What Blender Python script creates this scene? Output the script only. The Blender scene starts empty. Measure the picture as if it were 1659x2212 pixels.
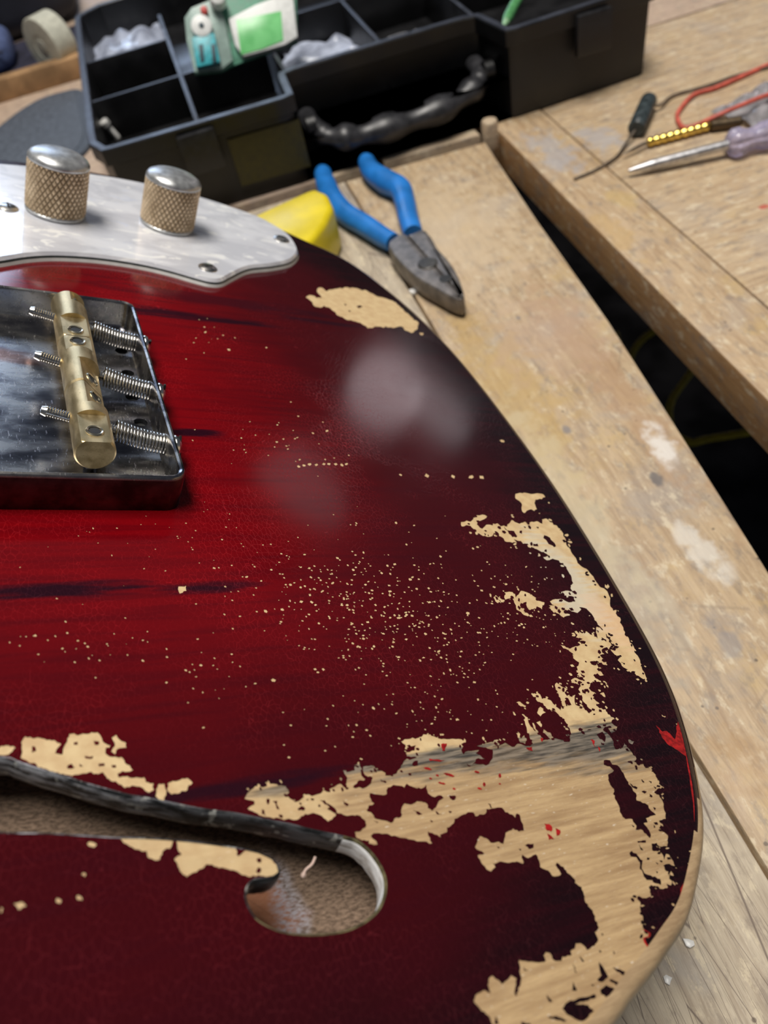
import bpy, bmesh, math, random
import numpy as np
from mathutils import Matrix, Vector
from mathutils.geometry import delaunay_2d_cdt

# ------------------------------------------------------------------ camera, world, light
S = 0.001                       # everything below is written in millimetres
CAMH = 212.0                    # camera height over the bench
FPX = 1700.0                    # focal length in pixels of the 1659 x 2212 frame
CX, CY = 829.5, 1106.0
def orth(a):
    u, s, v = np.linalg.svd(np.array(a)); return u @ v
RB = orth([[0.9422, -0.29, -0.1681], [0.3286, 0.7004, 0.6336], [-0.066, -0.6522, 0.7552]])       # bench axes seen from the camera
RG = orth([[0.8813, -0.3576, 0.3088], [-0.0063, 0.6446, 0.7645], [-0.4724, -0.6757, 0.5659]])     # guitar axes seen from the camera
G2W = RB.T @ RG
HG = 102.0                      # camera distance from the plane of the guitar top
GO = np.array([39.0, 159.0, 0.0])

scene = bpy.context.scene
COL = scene.collection
cam_d = bpy.data.cameras.new('camera'); cam = bpy.data.objects.new('camera', cam_d); COL.objects.link(cam)
cam_d.sensor_fit = 'VERTICAL'; cam_d.sensor_height = 24.0; cam_d.lens = FPX / 2212 * 24.0
cam_d.clip_start = 0.01; cam_d.clip_end = 20
cam.matrix_world = Matrix([list(RB.T[i]) + [0] for i in range(3)] + [[0, 0, 0, 1]])
cam.location = (0, 0, CAMH * S)
cam_d.dof.use_dof = True; cam_d.dof.focus_distance = 0.160; cam_d.dof.aperture_fstop = cam_d.lens / 1.4
cam_d.dof.aperture_blades = 0
scene.camera = cam

world = bpy.data.worlds.new('world'); scene.world = world; world.use_nodes = True
bg_ = world.node_tree.nodes['Background']
bg_.inputs['Color'].default_value = (0.80, 0.86, 1.0, 1); bg_.inputs['Strength'].default_value = 0.085

def area(name, loc, target, size, power, color):
    d = bpy.data.lights.new(name, 'AREA'); d.shape = 'RECTANGLE'; d.size, d.size_y = size
    d.energy = power; d.color = color
    o = bpy.data.objects.new(name, d); COL.objects.link(o); o.location = loc
    o.rotation_euler = (Vector(target) - Vector(loc)).to_track_quat('-Z', 'Y').to_euler()
    return o
area('ceiling_lamp', (0.06, 0.30, 1.55), (0.10, 0.30, 0), (0.9, 0.5), 27, (1.0, 0.95, 0.88))
area('window_daylight', (-0.10, 3.10, 1.05), (0.05, 0.3, 0), (1.2, 0.8), 20, (0.58, 0.73, 1.0))
# a pale window low behind the bench, mirrored in the lacquer
area('far_window', (2.04, 3.10, 0.46), (0.1, 0.15, 0.15), (0.36, 0.36), 0.62, (1.0, 0.86, 0.90)).data.shape = 'ELLIPSE'
area('far_window_low', (2.36, 3.10, 0.36), (0.1, 0.15, 0.15), (0.40, 0.20), 0.26, (1.0, 0.88, 0.92)).data.shape = 'ELLIPSE'
area('far_window_upper', (2.05, 3.10, 1.08), (0.1, 0.15, 0.15), (0.60, 0.28), 0.25, (1.0, 0.85, 0.9)).data.shape = 'ELLIPSE'

vs = scene.view_settings
vs.view_transform = 'Standard'; vs.look = 'None'; vs.gamma = 1.0; vs.exposure = 0.0; vs.use_curve_mapping = False

# ------------------------------------------------------------------ projection helpers
def _dir(x, y): return np.array([x - CX, -(y - CY), -FPX])
def BGP(x, y, z=0.0):           # photograph point -> guitar coordinates at height z above the guitar top
    d = RG.T @ _dir(x, y); t = (z - HG) / d[2]
    return d * t + np.array([0, 0, HG]) - GO
def BWP(x, y, z=0.0):           # photograph point -> bench coordinates at height z above the bench
    d = RB.T @ _dir(x, y); t = (z - CAMH) / d[2]
    return d * t + np.array([0, 0, CAMH])

# ------------------------------------------------------------------ object helpers
BASE = {}
def tag(o, label=None, cat=None, group=None, kind=None):
    if label: o['label'] = label
    if cat: o['category'] = cat
    if group: o['group'] = group
    if kind: o['kind'] = kind
    return o
def thing(name, label, cat, base=(0, 0, 0), group=None):
    o = bpy.data.objects.new(name, None); COL.objects.link(o); o.empty_display_size = 0.01
    o.location = [c * S for c in base]; BASE[o.name] = np.array(base, float)
    return tag(o, label, cat, group)
def obj(name, V, F, mat, parent=None, smooth=True, angle=35, local=False, mats=None, midx=None, base=None, label=None):
    V = np.array(V, float)
    b = np.zeros(3)
    if parent is not None: b = BASE[parent.name]
    if base is not None and parent is None: b = np.array(base, float)
    if not local: V = V - b
    me = bpy.data.meshes.new(name); me.from_pydata((V * S).tolist(), [], [list(f) for f in F])
    for m in (mats or [mat]): me.materials.append(m)
    if midx is not None: me.polygons.foreach_set('material_index', np.array(midx, np.int32))
    if smooth:
        me.polygons.foreach_set('use_smooth', np.ones(len(me.polygons), bool))
        me.set_sharp_from_angle(angle=math.radians(angle))
    me.update()
    o = bpy.data.objects.new(name, me); COL.objects.link(o)
    if parent is not None:
        o.parent = parent; BASE[o.name] = b
    else:
        o.location = b * S; BASE[o.name] = b
    if label: o['label'] = label
    return o
class MB:                        # collects geometry of ONE part
    def __init__(s): s.V = []; s.F = []
    def add(s, V, F):
        n = len(s.V); s.V += [tuple(v) for v in V]; s.F += [[i + n for i in f] for f in F]; return s
    def build(s, name, mat, parent=None, **k): return obj(name, s.V, s.F, mat, parent, **k)
def offset(P, d):                # inward offset of a counter-clockwise polygon
    P = np.array(P, float); a = P - np.roll(P, 1, 0); b = np.roll(P, -1, 0) - P
    a /= np.linalg.norm(a, axis=1)[:, None] + 1e-9; b /= np.linalg.norm(b, axis=1)[:, None] + 1e-9
    na = np.stack([-a[:, 1], a[:, 0]], 1); nb = np.stack([-b[:, 1], b[:, 0]], 1)
    m = na + nb; m /= np.maximum(0.35, (m * m).sum(1))[:, None] / 2
    return P + m * d
def ccw(P):
    P = np.array(P, float); x, y = P[:, 0], P[:, 1]
    return P if (x * np.roll(y, -1) - y * np.roll(x, -1)).sum() > 0 else P[::-1].copy()
def prism(P, z0, z1, bev=0.0, n=2, bot=False):
    P = ccw(P); k = len(P); rows = []
    if bot and bev:
        for i in range(n + 1):
            a = math.pi / 2 * i / n; rows.append((offset(P, bev * (1 - math.sin(a))), z0 + bev * (1 - math.cos(a))))
    else: rows.append((P, z0))
    if bev:
        for i in range(n + 1):
            a = math.pi / 2 * i / n; rows.append((offset(P, bev * (1 - math.cos(a))), z1 - bev * (1 - math.sin(a))))
    else: rows.append((P, z1))
    V = []; F = []
    for q, z in rows: V += [(x, y, z) for x, y in q]
    for r in range(len(rows) - 1):
        for i in range(k):
            j = (i + 1) % k; F.append([r * k + i, r * k + j, (r + 1) * k + j, (r + 1) * k + i])
    F.append(list(range(k - 1, -1, -1))); F.append([(len(rows) - 1) * k + i for i in range(k)])
    return V, F
def boxg(x0, x1, y0, y1, z0, z1, bev=0.4): return prism([(x0, y0), (x1, y0), (x1, y1), (x0, y1)], z0, z1, bev, 2, True)
def rrect(x0, x1, y0, y1, r, n=5):
    out = []
    for cx, cy, a0 in ((x1 - r, y0 + r, -90), (x1 - r, y1 - r, 0), (x0 + r, y1 - r, 90), (x0 + r, y0 + r, 180)):
        for i in range(n + 1):
            a = math.radians(a0 + 90 * i / n); out.append((cx + r * math.cos(a), cy + r * math.sin(a)))
    return out
def catmull(P, n=8, closed=False):
    P = np.array(P, float); k = len(P); out = []
    for i in range(k if closed else k - 1):
        p0 = P[(i - 1) % k] if (closed or i > 0) else 2 * P[0] - P[1]
        p1 = P[i]; p2 = P[(i + 1) % k]
        p3 = P[(i + 2) % k] if (closed or i < k - 2) else 2 * P[-1] - P[-2]
        for j in range(n):
            t = j / n
            out.append(0.5 * (2 * p1 + (p2 - p0) * t + (2 * p0 - 5 * p1 + 4 * p2 - p3) * t * t + (3 * p1 - p0 - 3 * p2 + p3) * t ** 3))
    if not closed: out.append(P[-1])
    return np.array(out)
def tube(P, R, n=10, flat=1.0, caps=True, up=(0, 0, 1)):
    P = np.array(P, float); m = len(P)
    R = np.full(m, R, float) if np.isscalar(R) else np.array(R, float)
    T = np.gradient(P, axis=0); T /= np.linalg.norm(T, axis=1)[:, None] + 1e-12
    u = np.array(up, float); V = []; F = []
    N = u - T[0] * (u @ T[0])
    if np.linalg.norm(N) < 1e-3: N = np.array([1., 0, 0]) - T[0] * T[0][0]
    N /= np.linalg.norm(N)
    for i in range(m):
        N = N - T[i] * (N @ T[i]); N /= np.linalg.norm(N); B = np.cross(T[i], N)
        for j in range(n):
            a = 2 * math.pi * j / n; V.append(P[i] + R[i] * (math.cos(a) * B + math.sin(a) * flat * N))
    for i in range(m - 1):
        for j in range(n):
            k = (j + 1) % n; F.append([i * n + j, i * n + k, (i + 1) * n + k, (i + 1) * n + j])
    if caps:
        F.append([j for j in range(n - 1, -1, -1)]); F.append([(m - 1) * n + j for j in range(n)])
    return V, F
def lathe(prof, n=32, c=(0, 0, 0), axis=(0, 0, 1)):
    ax = Vector(axis).normalized(); q = np.array(Vector((0, 0, 1)).rotation_difference(ax).to_matrix())
    V = []; F = []; m = len(prof)
    for r, z in prof:
        for j in range(n):
            a = 2 * math.pi * j / n; V.append(q @ np.array([r * math.cos(a), r * math.sin(a), z]) + np.array(c, float))
    for i in range(m - 1):
        for j in range(n):
            k = (j + 1) % n; F.append([i * n + j, i * n + k, (i + 1) * n + k, (i + 1) * n + j])
    if prof[0][0] > 1e-6: F.append([j for j in range(n - 1, -1, -1)])
    if prof[-1][0] > 1e-6: F.append([(m - 1) * n + j for j in range(n)])
    return V, F
def inside(pts, poly):
    x, y = pts[:, 0][:, None], pts[:, 1][:, None]
    a = np.array(poly); b = np.roll(a, -1, 0); out = np.zeros(len(pts), bool)
    for s in range(0, len(pts), 4000):
        xs, ys = x[s:s + 4000], y[s:s + 4000]
        c = (a[:, 1] > ys) != (b[:, 1] > ys)
        xi = a[:, 0] + (ys - a[:, 1]) * (b[:, 0] - a[:, 0]) / np.where(b[:, 1] == a[:, 1], 1e-12, b[:, 1] - a[:, 1])
        out[s:s + 4000] = (np.sum(c & (xs < xi), 1) % 2) == 1
    return out

# ------------------------------------------------------------------ material helpers
class Mat:
    def __init__(s, name):
        s.m = bpy.data.materials.new(name); s.m.use_nodes = True; s.nt = s.m.node_tree
        s.b = s.nt.nodes['Principled BSDF']; s._tc = None
    def n(s, t, **k):
        nd = s.nt.nodes.new(t)
        for a, v in k.items(): setattr(nd, a, v)
        return nd
    def l(s, a, b): s.nt.links.new(a, b)
    def put(s, sock, v):
        if isinstance(v, bpy.types.NodeSocket): s.l(v, sock)
        elif isinstance(v, (tuple, list)): sock.default_value = tuple(v) + ((1,) if len(v) == 3 and len(sock.default_value) == 4 else ())
        else: sock.default_value = v
    def pos(s, scale=(1, 1, 1), loc=(0, 0, 0), rot=(0, 0, 0)):          # object coordinates in millimetres
        if s._tc is None: s._tc = s.n('ShaderNodeTexCoord').outputs['Object']
        mp = s.n('ShaderNodeMapping'); s.l(s._tc, mp.inputs['Vector'])
        m2 = s.n('ShaderNodeMapping'); s.l(mp.outputs[0], m2.inputs['Vector'])
        mp.inputs['Scale'].default_value = (1000,) * 3
        m2.inputs['Scale'].default_value = scale; m2.inputs['Location'].default_value = loc; m2.inputs['Rotation'].default_value = rot
        return m2.outputs[0]
    def noise(s, vec, scale=1.0, detail=4, rough=0.55, dist=0.0):
        nd = s.n('ShaderNodeTexNoise'); s.l(vec, nd.inputs['Vector'])
        nd.inputs['Scale'].default_value = scale; nd.inputs['Detail'].default_value = detail
        nd.inputs['Roughness'].default_value = rough; nd.inputs['Distortion'].default_value = dist
        return nd.outputs[0]
    def voro(s, vec, scale=1.0, feature='F1', out=0, rnd=1.0):
        nd = s.n('ShaderNodeTexVoronoi', feature=feature); s.l(vec, nd.inputs['Vector'])
        nd.inputs['Scale'].default_value = scale; nd.inputs['Randomness'].default_value = rnd
        return nd.outputs[out]
    def ramp(s, v, lo, hi, a=0.0, b=1.0, smooth=True):
        nd = s.n('ShaderNodeMapRange', interpolation_type='SMOOTHSTEP' if smooth else 'LINEAR')
        s.put(nd.inputs[0], v); nd.inputs[1].default_value = lo; nd.inputs[2].default_value = hi
        nd.inputs[3].default_value = a; nd.inputs[4].default_value = b
        return nd.outputs[0]
    def math(s, op, a, b=0.0, c=None):
        nd = s.n('ShaderNodeMath', operation=op); s.put(nd.inputs[0], a); s.put(nd.inputs[1], b)
        if c is not None: s.put(nd.inputs[2], c)
        return nd.outputs[0]
    def mix(s, f, a, b, mode='MIX'):
        nd = s.n('ShaderNodeMix', data_type='RGBA', blend_type=mode)
        s.put(nd.inputs[0], f); s.put(nd.inputs[6], a); s.put(nd.inputs[7], b); return nd.outputs[2]
    def sep(s, v):
        nd = s.n('ShaderNodeSeparateXYZ'); s.l(v, nd.inputs[0]); return nd.outputs
    def bump(s, h, strength=0.3, dist=0.2):
        nd = s.n('ShaderNodeBump'); nd.inputs['Strength'].default_value = strength; nd.inputs['Distance'].default_value = dist * S
        s.put(nd.inputs['Height'], h); s.l(nd.outputs[0], s.b.inputs['Normal'])
        return nd.outputs[0]
    def set(s, **k):
        for a, v in k.items(): s.put(s.b.inputs[a.replace('_', ' ')], v)
        return s
    def ell(s, vec, cx, cy, rx, ry, soft=0.5, warp=None):               # soft elliptical patch in millimetres
        o = s.sep(vec)
        dx = s.math('MULTIPLY', s.math('SUBTRACT', o[0], cx), 1 / rx); dy = s.math('MULTIPLY', s.math('SUBTRACT', o[1], cy), 1 / ry)
        d = s.math('SQRT', s.math('ADD', s.math('MULTIPLY', dx, dx), s.math('MULTIPLY', dy, dy)))
        if warp is not None: d = s.math('ADD', d, warp)
        return s.ramp(d, 1 - soft, 1 + soft, 1, 0)
def plain(name, col, rough=0.5, metal=0.0, var=0.15, scale=0.3, bump=0.0, **k):
    m = Mat(name); p = m.pos((scale,) * 3); nz = m.noise(p, 1.0, 5)
    dark = tuple(c * (1 - 2 * var) for c in col); light = tuple(min(1, c * (1 + var)) for c in col)
    m.set(Base_Color=m.mix(m.ramp(nz, 0.3, 0.7), dark, light), Roughness=m.ramp(nz, 0.2, 0.8, rough * 0.8, min(1, rough * 1.2)), Metallic=metal)
    if bump: m.bump(m.noise(m.pos((3,) * 3), 1.0, 4), bump, 0.2)
    m.set(**k); return m.m

def bench_wood(name, axis='y', light=(0.60, 0.46, 0.30), dark=(0.36, 0.25, 0.15), grey=0.35, yellow=0.3, scratch=0.3, seed=0.0, spots=()):
    m = Mat(name)
    st = (0.35, 0.035, 0.35) if axis == 'y' else (0.035, 0.35, 0.35)
    g = m.noise(m.pos(st, (seed, seed * 1.7, 0)), 1.0, 6, 0.62, 0.6)
    fine = m.noise(m.pos(tuple(6 * c for c in st), (seed, 3, 0)), 1.0, 4, 0.6)
    p = m.pos((1, 1, 1), (seed * 31, seed * 17, 0))
    blot = m.noise(p, 0.030, 5, 0.6, 0.4); blot2 = m.noise(m.pos((1, 1, 1), (71 + seed, 13, 5)), 0.055, 5, 0.65)
    c = m.mix(m.ramp(g, 0.22, 0.66), dark, light)
    c = m.mix(m.math('MULTIPLY', m.ramp(fine, 0.45, 0.75), 0.25), c, tuple(x * 0.55 for x in dark))
    c = m.mix(m.math('MULTIPLY', m.ramp(blot, 0.5, 0.68), grey), c, (0.36, 0.33, 0.31))
    c = m.mix(m.math('MULTIPLY', m.ramp(blot2, 0.55, 0.7), yellow), c, (0.62, 0.43, 0.15))
    wear = m.noise(m.pos(tuple(0.5 * k + 0.10 for k in st), (9, seed, 4)), 1.0, 6, 0.7)
    c = m.mix(m.math('MULTIPLY', m.ramp(wear, 0.53, 0.64), 0.6), c, (0.76, 0.65, 0.46))
    grime = m.noise(m.pos(tuple(0.4 * k + 0.08 for k in st), (2, seed, 44)), 1.0, 6, 0.7)
    c = m.mix(m.math('MULTIPLY', m.ramp(grime, 0.50, 0.66), 0.62), c, (0.27, 0.215, 0.17))
    sp = m.voro(p, 0.16, 'F1', 0); c = m.mix(m.ramp(sp, 0.06, 0.11, 0.75, 0), c, (0.10, 0.07, 0.05))
    if scratch:
        for a, sc in ((0.45, 0.05), (-0.8, 0.035), (1.25, 0.06), (-0.25, 0.045)):
            w = m.voro(m.pos((1, 0.06, 1), (seed * 5, a * 10, 0), (0, 0, a)), sc * 2, 'DISTANCE_TO_EDGE')
            c = m.mix(m.ramp(w, 0.0005, 0.005, scratch, 0), c, (0.15, 0.11, 0.085))
    pw = m.noise(m.pos((0.12,) * 3), 1.0, 4)
    base_p = m.pos((1, 1, 1))
    for (cx, cy, rx, ry, col, f) in spots:
        e = m.ell(base_p, cx, cy, rx, ry, 0.45, m.ramp(pw, 0.3, 0.7, -0.5, 0.5))
        c = m.mix(m.math('MULTIPLY', e, f), c, col)
    m.set(Base_Color=c, Roughness=m.ramp(blot, 0.3, 0.7, 0.42, 0.7))
    m.bump(m.math('ADD', g, m.math('MULTIPLY', fine, 0.5)), 0.35, 0.5)
    return m.m

# ------------------------------------------------------------------ setting: floor, bench
m_floor = plain('dark_floor', (0.010, 0.009, 0.009), 0.8, var=0.3, scale=0.01, Specular_IOR_Level=0.0)
V, F = boxg(-2500, 2500, -2000, 3200, -800, -780, 0)
tag(obj('floor', V, F, m_floor, smooth=False), kind='structure')

m_wall = plain('grey_wall_paint', (0.22, 0.22, 0.23), 0.8, var=0.08, scale=0.004)
V, F = boxg(-2500, 2500, 3200, 3260, -800, 1700, 0)
tag(obj('wall_back', V, F, m_wall, smooth=False), kind='structure')

GREY = (0.42, 0.40, 0.38); PINK = (0.50, 0.33, 0.24)
bench = thing('workbench', 'worn pale wooden workbench with an open gap between its boards', 'workbench')
def plank(name, P, z0, z1, mat, bev=0.8):
    V, F = prism(P, z0, z1, bev, 2); return obj(name, V, F, mat, bench, angle=30)
wA = bench_wood('bench_wood_a', 'y', (0.60, 0.51, 0.38), (0.36, 0.28, 0.20), 0.6, 0.12, 0.85, 1.3)
wB = bench_wood('bench_wood_b', 'y', (0.58, 0.43, 0.265), (0.37, 0.245, 0.14), 0.5, 0.30, 0.25, 4.1,
                [(80, 120, 8, 30, (0.36, 0.32, 0.27), 0.45), (84, 225, 13, 45, (0.52, 0.34, 0.11), 0.6), (80, 62, 6, 9, (0.42, 0.24, 0.09), 0.5), (78, 160, 9, 45, (0.62, 0.52, 0.33), 0.5),
                 (119, 215, 7, 70, (0.44, 0.27, 0.15), 0.6), (119, 168, 3.6, 10, (0.82, 0.77, 0.70), 0.85), (107, 125, 4, 11, (0.78, 0.74, 0.66), 0.6), (109, 157, 1.8, 3, (0.14, 0.13, 0.13), 0.8),
                 (96, 92, 3.5, 7, (0.26, 0.24, 0.24), 0.6), (110, 245, 20, 26, (0.50, 0.34, 0.23), 0.5), (102, 345, 32, 50, (0.64, 0.50, 0.33), 0.6), (93, 192, 1.6, 2.6, (0.22, 0.2, 0.2), 0.8), (104, 262, 1.5, 2, (0.2, 0.18, 0.18), 0.7)])
wR = bench_wood('bench_wood_rail', 'y', (0.60, 0.44, 0.27), (0.40, 0.26, 0.145), 0.35, 0.35, 0.15, 2.9,
                [(178, 386, 8, 22, (0.42, 0.42, 0.45), 0.6), (168, 300, 5, 22, (0.55, 0.36, 0.15), 0.6), (185, 322, 5, 10, (0.60, 0.42, 0.16), 0.5)])
wRs = bench_wood('bench_wood_rail_edge', 'y', (0.50, 0.29, 0.13), (0.36, 0.19, 0.08), 0.1, 0.15, 0.0, 3.3)
wP = bench_wood('bench_wood_panel', 'x', (0.60, 0.45, 0.28), (0.42, 0.28, 0.165), 0.3, 0.15, 0.15, 5.2,
                [(203, 384, 8, 15, (0.42, 0.42, 0.45), 0.6), (233, 282, 2.2, 1.4, (0.5, 0.05, 0.03), 0.8)])
wK = bench_wood('bench_wood_back', 'x', (0.56, 0.42, 0.32), (0.42, 0.30, 0.22), 0.3, 0.05, 0.05, 8.8)
wF = bench_wood('bench_wood_strip', 'x', (0.58, 0.45, 0.31), (0.42, 0.31, 0.21), 0.3, 0.05, 0.0, 6.1)
plank('board', [(-420, -260), (69.8, -260), (69.8, 60), (68.5, 140), (69.0, 424), (-420, 428)], -24, 0, wA)
plank('board', [(70.8, -260), (76, -260), (106.5, 0), (121.2, 117.6), (128.6, 179.7), (135.6, 241.4), (142.7, 330), (151.5, 418.5), (70.0, 424), (69.5, 140), (70.8, 60)], -24, 0, wB, 1.2)
rail = plank('front_rail', [(162, -260), (192.4, -260), (192.6, 436), (162.5, 436)], -21, 0, wR, 1.2)
rail.data.materials.append(wRs)
for pf in rail.data.polygons:
    if abs(pf.normal.z) < 0.4: pf.material_index = 1
plank('panel', [(193.2, -260), (620, -260), (620, 497), (193.4, 497)], -21, -0.3, wP, 0.6)
plank('back_board', [(276, 498.2), (620, 498.2), (620, 700), (276, 700)], -21, 0, wK, 0.8)
plank('back_board', [(-620, 436), (56, 434), (56, 1250), (-620, 1250)], -24, 0, wK, 0.8)
plank('back_board', [(57, 450), (160, 447), (160, 1250), (57, 1250)], -24, -0.2, wK, 0.8)
plank('back_board', [(161, 437), (275, 437), (275, 1250), (161, 1250)], -24, -0.4, wK, 0.8)
plank('batten', [(57, 433.6), (91.5, 431.6), (91.5, 446), (57, 448)], -20, 0.2, wF, 0.8)
plank('batten', [(95, 431.4), (152, 427.5), (152, 443), (95, 446)], -20, 0.2, wF, 0.8)
V, F = lathe([(0.01, -6), (4.6, -6), (4.6, 7.5), (4.0, 8.6), (2.2, 9.2), (0.01, 9.3)], 24, (156.5, 423.5, 0))
obj('bench_peg', V, F, wF, bench)

# ------------------------------------------------------------------ the guitar
gbase = G2W @ (GO - np.array([0, 0, HG])) + np.array([0, 0, CAMH])
guitar = thing('electric_guitar', 'relic-worn dark red electric guitar body with chipped lacquer, tilted on the workbench', 'guitar', gbase)
guitar.matrix_world = Matrix([list(G2W[i]) + [gbase[i] * S] for i in range(3)] + [[0, 0, 0, 1]])
def gpart(name, V, F, mat, parent=guitar, **k):
    BASE.setdefault(parent.name, gbase); return obj(name, V, F, mat, parent, local=True, **k)

rnd = random.Random(11)
# body outline: photographed edge, then the hidden rest of the body
OUT_PX = [(560, 482), (640, 518), (750, 570), (840, 635), (920, 705), (1000, 790), (1100, 918), (1200, 1058), (1300, 1216), (1400, 1388),
          (1454, 1500), (1485, 1590), (1503, 1662), (1517, 1736), (1521, 1800), (1516, 1863), (1498, 1953), (1478, 2007), (1449, 2052), (1413, 2105), (1362, 2170), (1333, 2212)]
vis = [tuple(BGP(x, y, -2.0)[:2]) for x, y in OUT_PX]
hid = [(18, -151), (-5, -156), (-30, -156), (-60, -146), (-95, -128), (-130, -119), (-165, -122), (-205, -136), (-240, -138), (-268, -120), (-283, -85), (-287, -30),
       (-287, 24), (-230, 30), (-216, 46), (-224, 74), (-243, 96), (-238, 122), (-213, 137), (-178, 134), (-140, 121), (-108, 119), (-70, 134), (-30, 153), (10, 160), (42, 153)]
OUTL = ccw(catmull(vis[::-1][::-1] + hid, 7, True))
RO = 3.0
ring0 = offset(OUTL, RO)
# f-hole outline
FH_PX = [(0, 1635), (39, 1645), (86, 1661), (130, 1673), (181, 1690), (233, 1705), (285, 1718), (337, 1727), (430, 1746), (500, 1755), (536, 1762), (587, 1772), (627, 1780),
         (663, 1789), (713, 1800), (753, 1809), (775, 1817), (800, 1838), (820, 1865), (832, 1891), (835, 1913), (832, 1939), (819, 1967), (799, 1987), (771, 2004), (739, 2015),
         (695, 2021), (652, 2021), (608, 2015), (576, 2002), (550, 1984), (535, 1960), (528, 1937), (533, 1914), (545, 1901), (562, 1897), (584, 1895), (601, 1884), (597, 1868),
         (586, 1856), (558, 1843), (511, 1833), (442, 1823), (375, 1816), (310, 1812), (250, 1811), (170, 1806), (100, 1802), (0, 1800)]
fh = [tuple(BGP(x, y, 0)[:2]) for x, y in FH_PX] + [(-42, -98.5), (-50, -95), (-57, -90), (-61, -84), (-63, -77), (-60, -72), (-55, -71), (-52, -74), (-53, -78), (-57, -77.5),
      (-59, -80), (-57, -84), (-52, -87), (-44, -88)]
FH = ccw(fh)

# ---- chipped areas of the finish, traced as polygons (crop name, points)
CROP = dict(A=(980, 1050, 5.53), B=(1180, 1200, 5.53), C=(1080, 1400, 5.53), D=(1250, 1500, 5.53), E=(1250, 1700, 5.53), F=(1000, 1700, 4.1475), G=(760, 1550, 4.1475),
            H=(500, 1550, 5.53), I=(1000, 1962, 4.1475), J=(0, 1560, 3.858), K=(170, 1780, 3.6065), L=(640, 590, 5.53), P=(0, 0, 1.0))
def px(crop, txt):
    x0, y0, s = CROP[crop]; v = [float(t) for t in txt.replace(',', ' ').split()]
    return [(x0 + v[i] / s, y0 + v[i + 1] / s) for i in range(0, len(v), 2)]
MAIN = (px('H', '150,975 190,900 280,820 350,830 420,820 430,775 520,795 560,815 650,820 700,900 660,920 700,970 760,1010 850,960 900,920 960,940 1060,910 1090,870 1130,880 1200,840 1300,790 1340,830 1380,850 1380,720 1340,660 1390,650 1470,630 1470,560 1530,550 1555,610 1540,680')
        + px('G', '100,440 200,435 220,470 300,480 300,520 400,500 440,430 470,380 580,360 480,350 490,310 560,295 570,250 500,260 440,215 470,195 600,180 640,150 700,150 760,180 780,150 770,185 900,190 980,195 1020,220 980,240 1020,270 1060,260 1180,240 1240,220 1300,200 1310,240 1260,260')
        + px('C', '0,1160 60,1130 110,1160 170,1180 210,1140 320,1170 400,1130 480,1110 600,1080 700,1090 760,1120 830,1120 840,1040 1000,990 1250,920 1330,890 1400,940 1370,1000 1330,1020 1290,960 1260,940 1230,980 1300,1030 1340,1090 1380,1210 1440,1190')
        + px('D', '520,640 540,570 590,640 640,700 690,770 660,800 720,850 770,830 800,880 860,870 890,930 940,1010 960,1070 1010,1110 940,1130 900,1170 960,1200 1000,1270 1020,1380 1040,1490 960,1510')
        + px('E', '975,470 960,490 1020,540 1065,580 1065,670 1040,710 960,710 930,670 870,680 880,760 960,770 1010,820 1020,870 1040,800 1080,810 1130,890 1150,950 1080,920 1010,940 1030,990 1070,1010 1080,1090 1110,1120 1100,1180 1050,1160 1060,1210 970,1220 920,1180 840,1180 850,1260 860,1310 780,1330 700,1310 700,1340 740,1400 740,1490 770,1560 760,1660 790,1710 860,1750 850,1790 790,1810 800,1860 860,1940 900,1920 940,1850 990,1770 1030,1690 1060,1600 1140,1510 1200,1400 1230,1280 1240,1220 1310,1090 1310,1010 1345,920 1365,760 1395,620 1405,500 1400,350 1385,200 1365,60')
        + px('D', '1345,1000 1320,850 1300,740 1280,640 1240,480 1215,380 1190,250 1150,150 1110,0'))
MAIN_OUT = [(1470, 1480), (1560, 1700), (1570, 1860), (1500, 2080), (1420, 2260)]
MAIN2 = (px('I', '300,1400 260,1037 220,960 150,900 95,830 110,780 180,735 250,760 220,690 230,630 260,605 310,640 350,680 400,640 430,600 480,630 460,760 480,790 520,640 510,590 500,465')
         + px('F', '640,1570 700,1570 740,1560 720,1510 740,1480 780,1490 800,1540 850,1560 880,1560 890,1520 970,1510 960,1470 1000,1450 1010,1400 1040,1400 1080,1420 1110,1460 1180,1420 1210,1370 1180,1300 1215,1260 1180,1180 1160,1110 1120,1070 1090,1020 1080,960 1060,900 1000,860 1000,830 930,770 900,720 840,680 830,700 880,780 850,800 800,800 760,750 690,720 680,660 650,605 580,640 530,610 540,690 480,670 420,680 330,670 270,690 290,720 250,760 210,740 150,650 130,610 190,600 105,540 130,470 150,440 210,460 250,500 320,490 360,510 380,410 450,370 500,400 545,390 520,310 510,260 480,240 470,280 440,250 380,230 350,190 260,195 210,200 200,240 110,265 90,230 40,230')
         + px('G', '980,880 920,910 910,950 850,990 850,1030 790,1050 800,1080 740,1050 680,1025 720,1130 560,1100 450,1080 380,1060 270,1045 190,1040 170,1060 220,1110 230,1140 150,1130')
         + px('H', '1640,1470 1560,1470 1480,1420 1470,1370 1550,1350 1610,1290 1600,1240 1540,1180 1400,1175 1280,1150 1220,1110 1150,1080 1150,1100 1250,1160 1200,1220 1150,1245 1080,1180 1000,1150 880,1155 780,1225 600,1215 400,1190 330,1170 250,1120 190,1090 270,1040 270,1000'))
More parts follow.
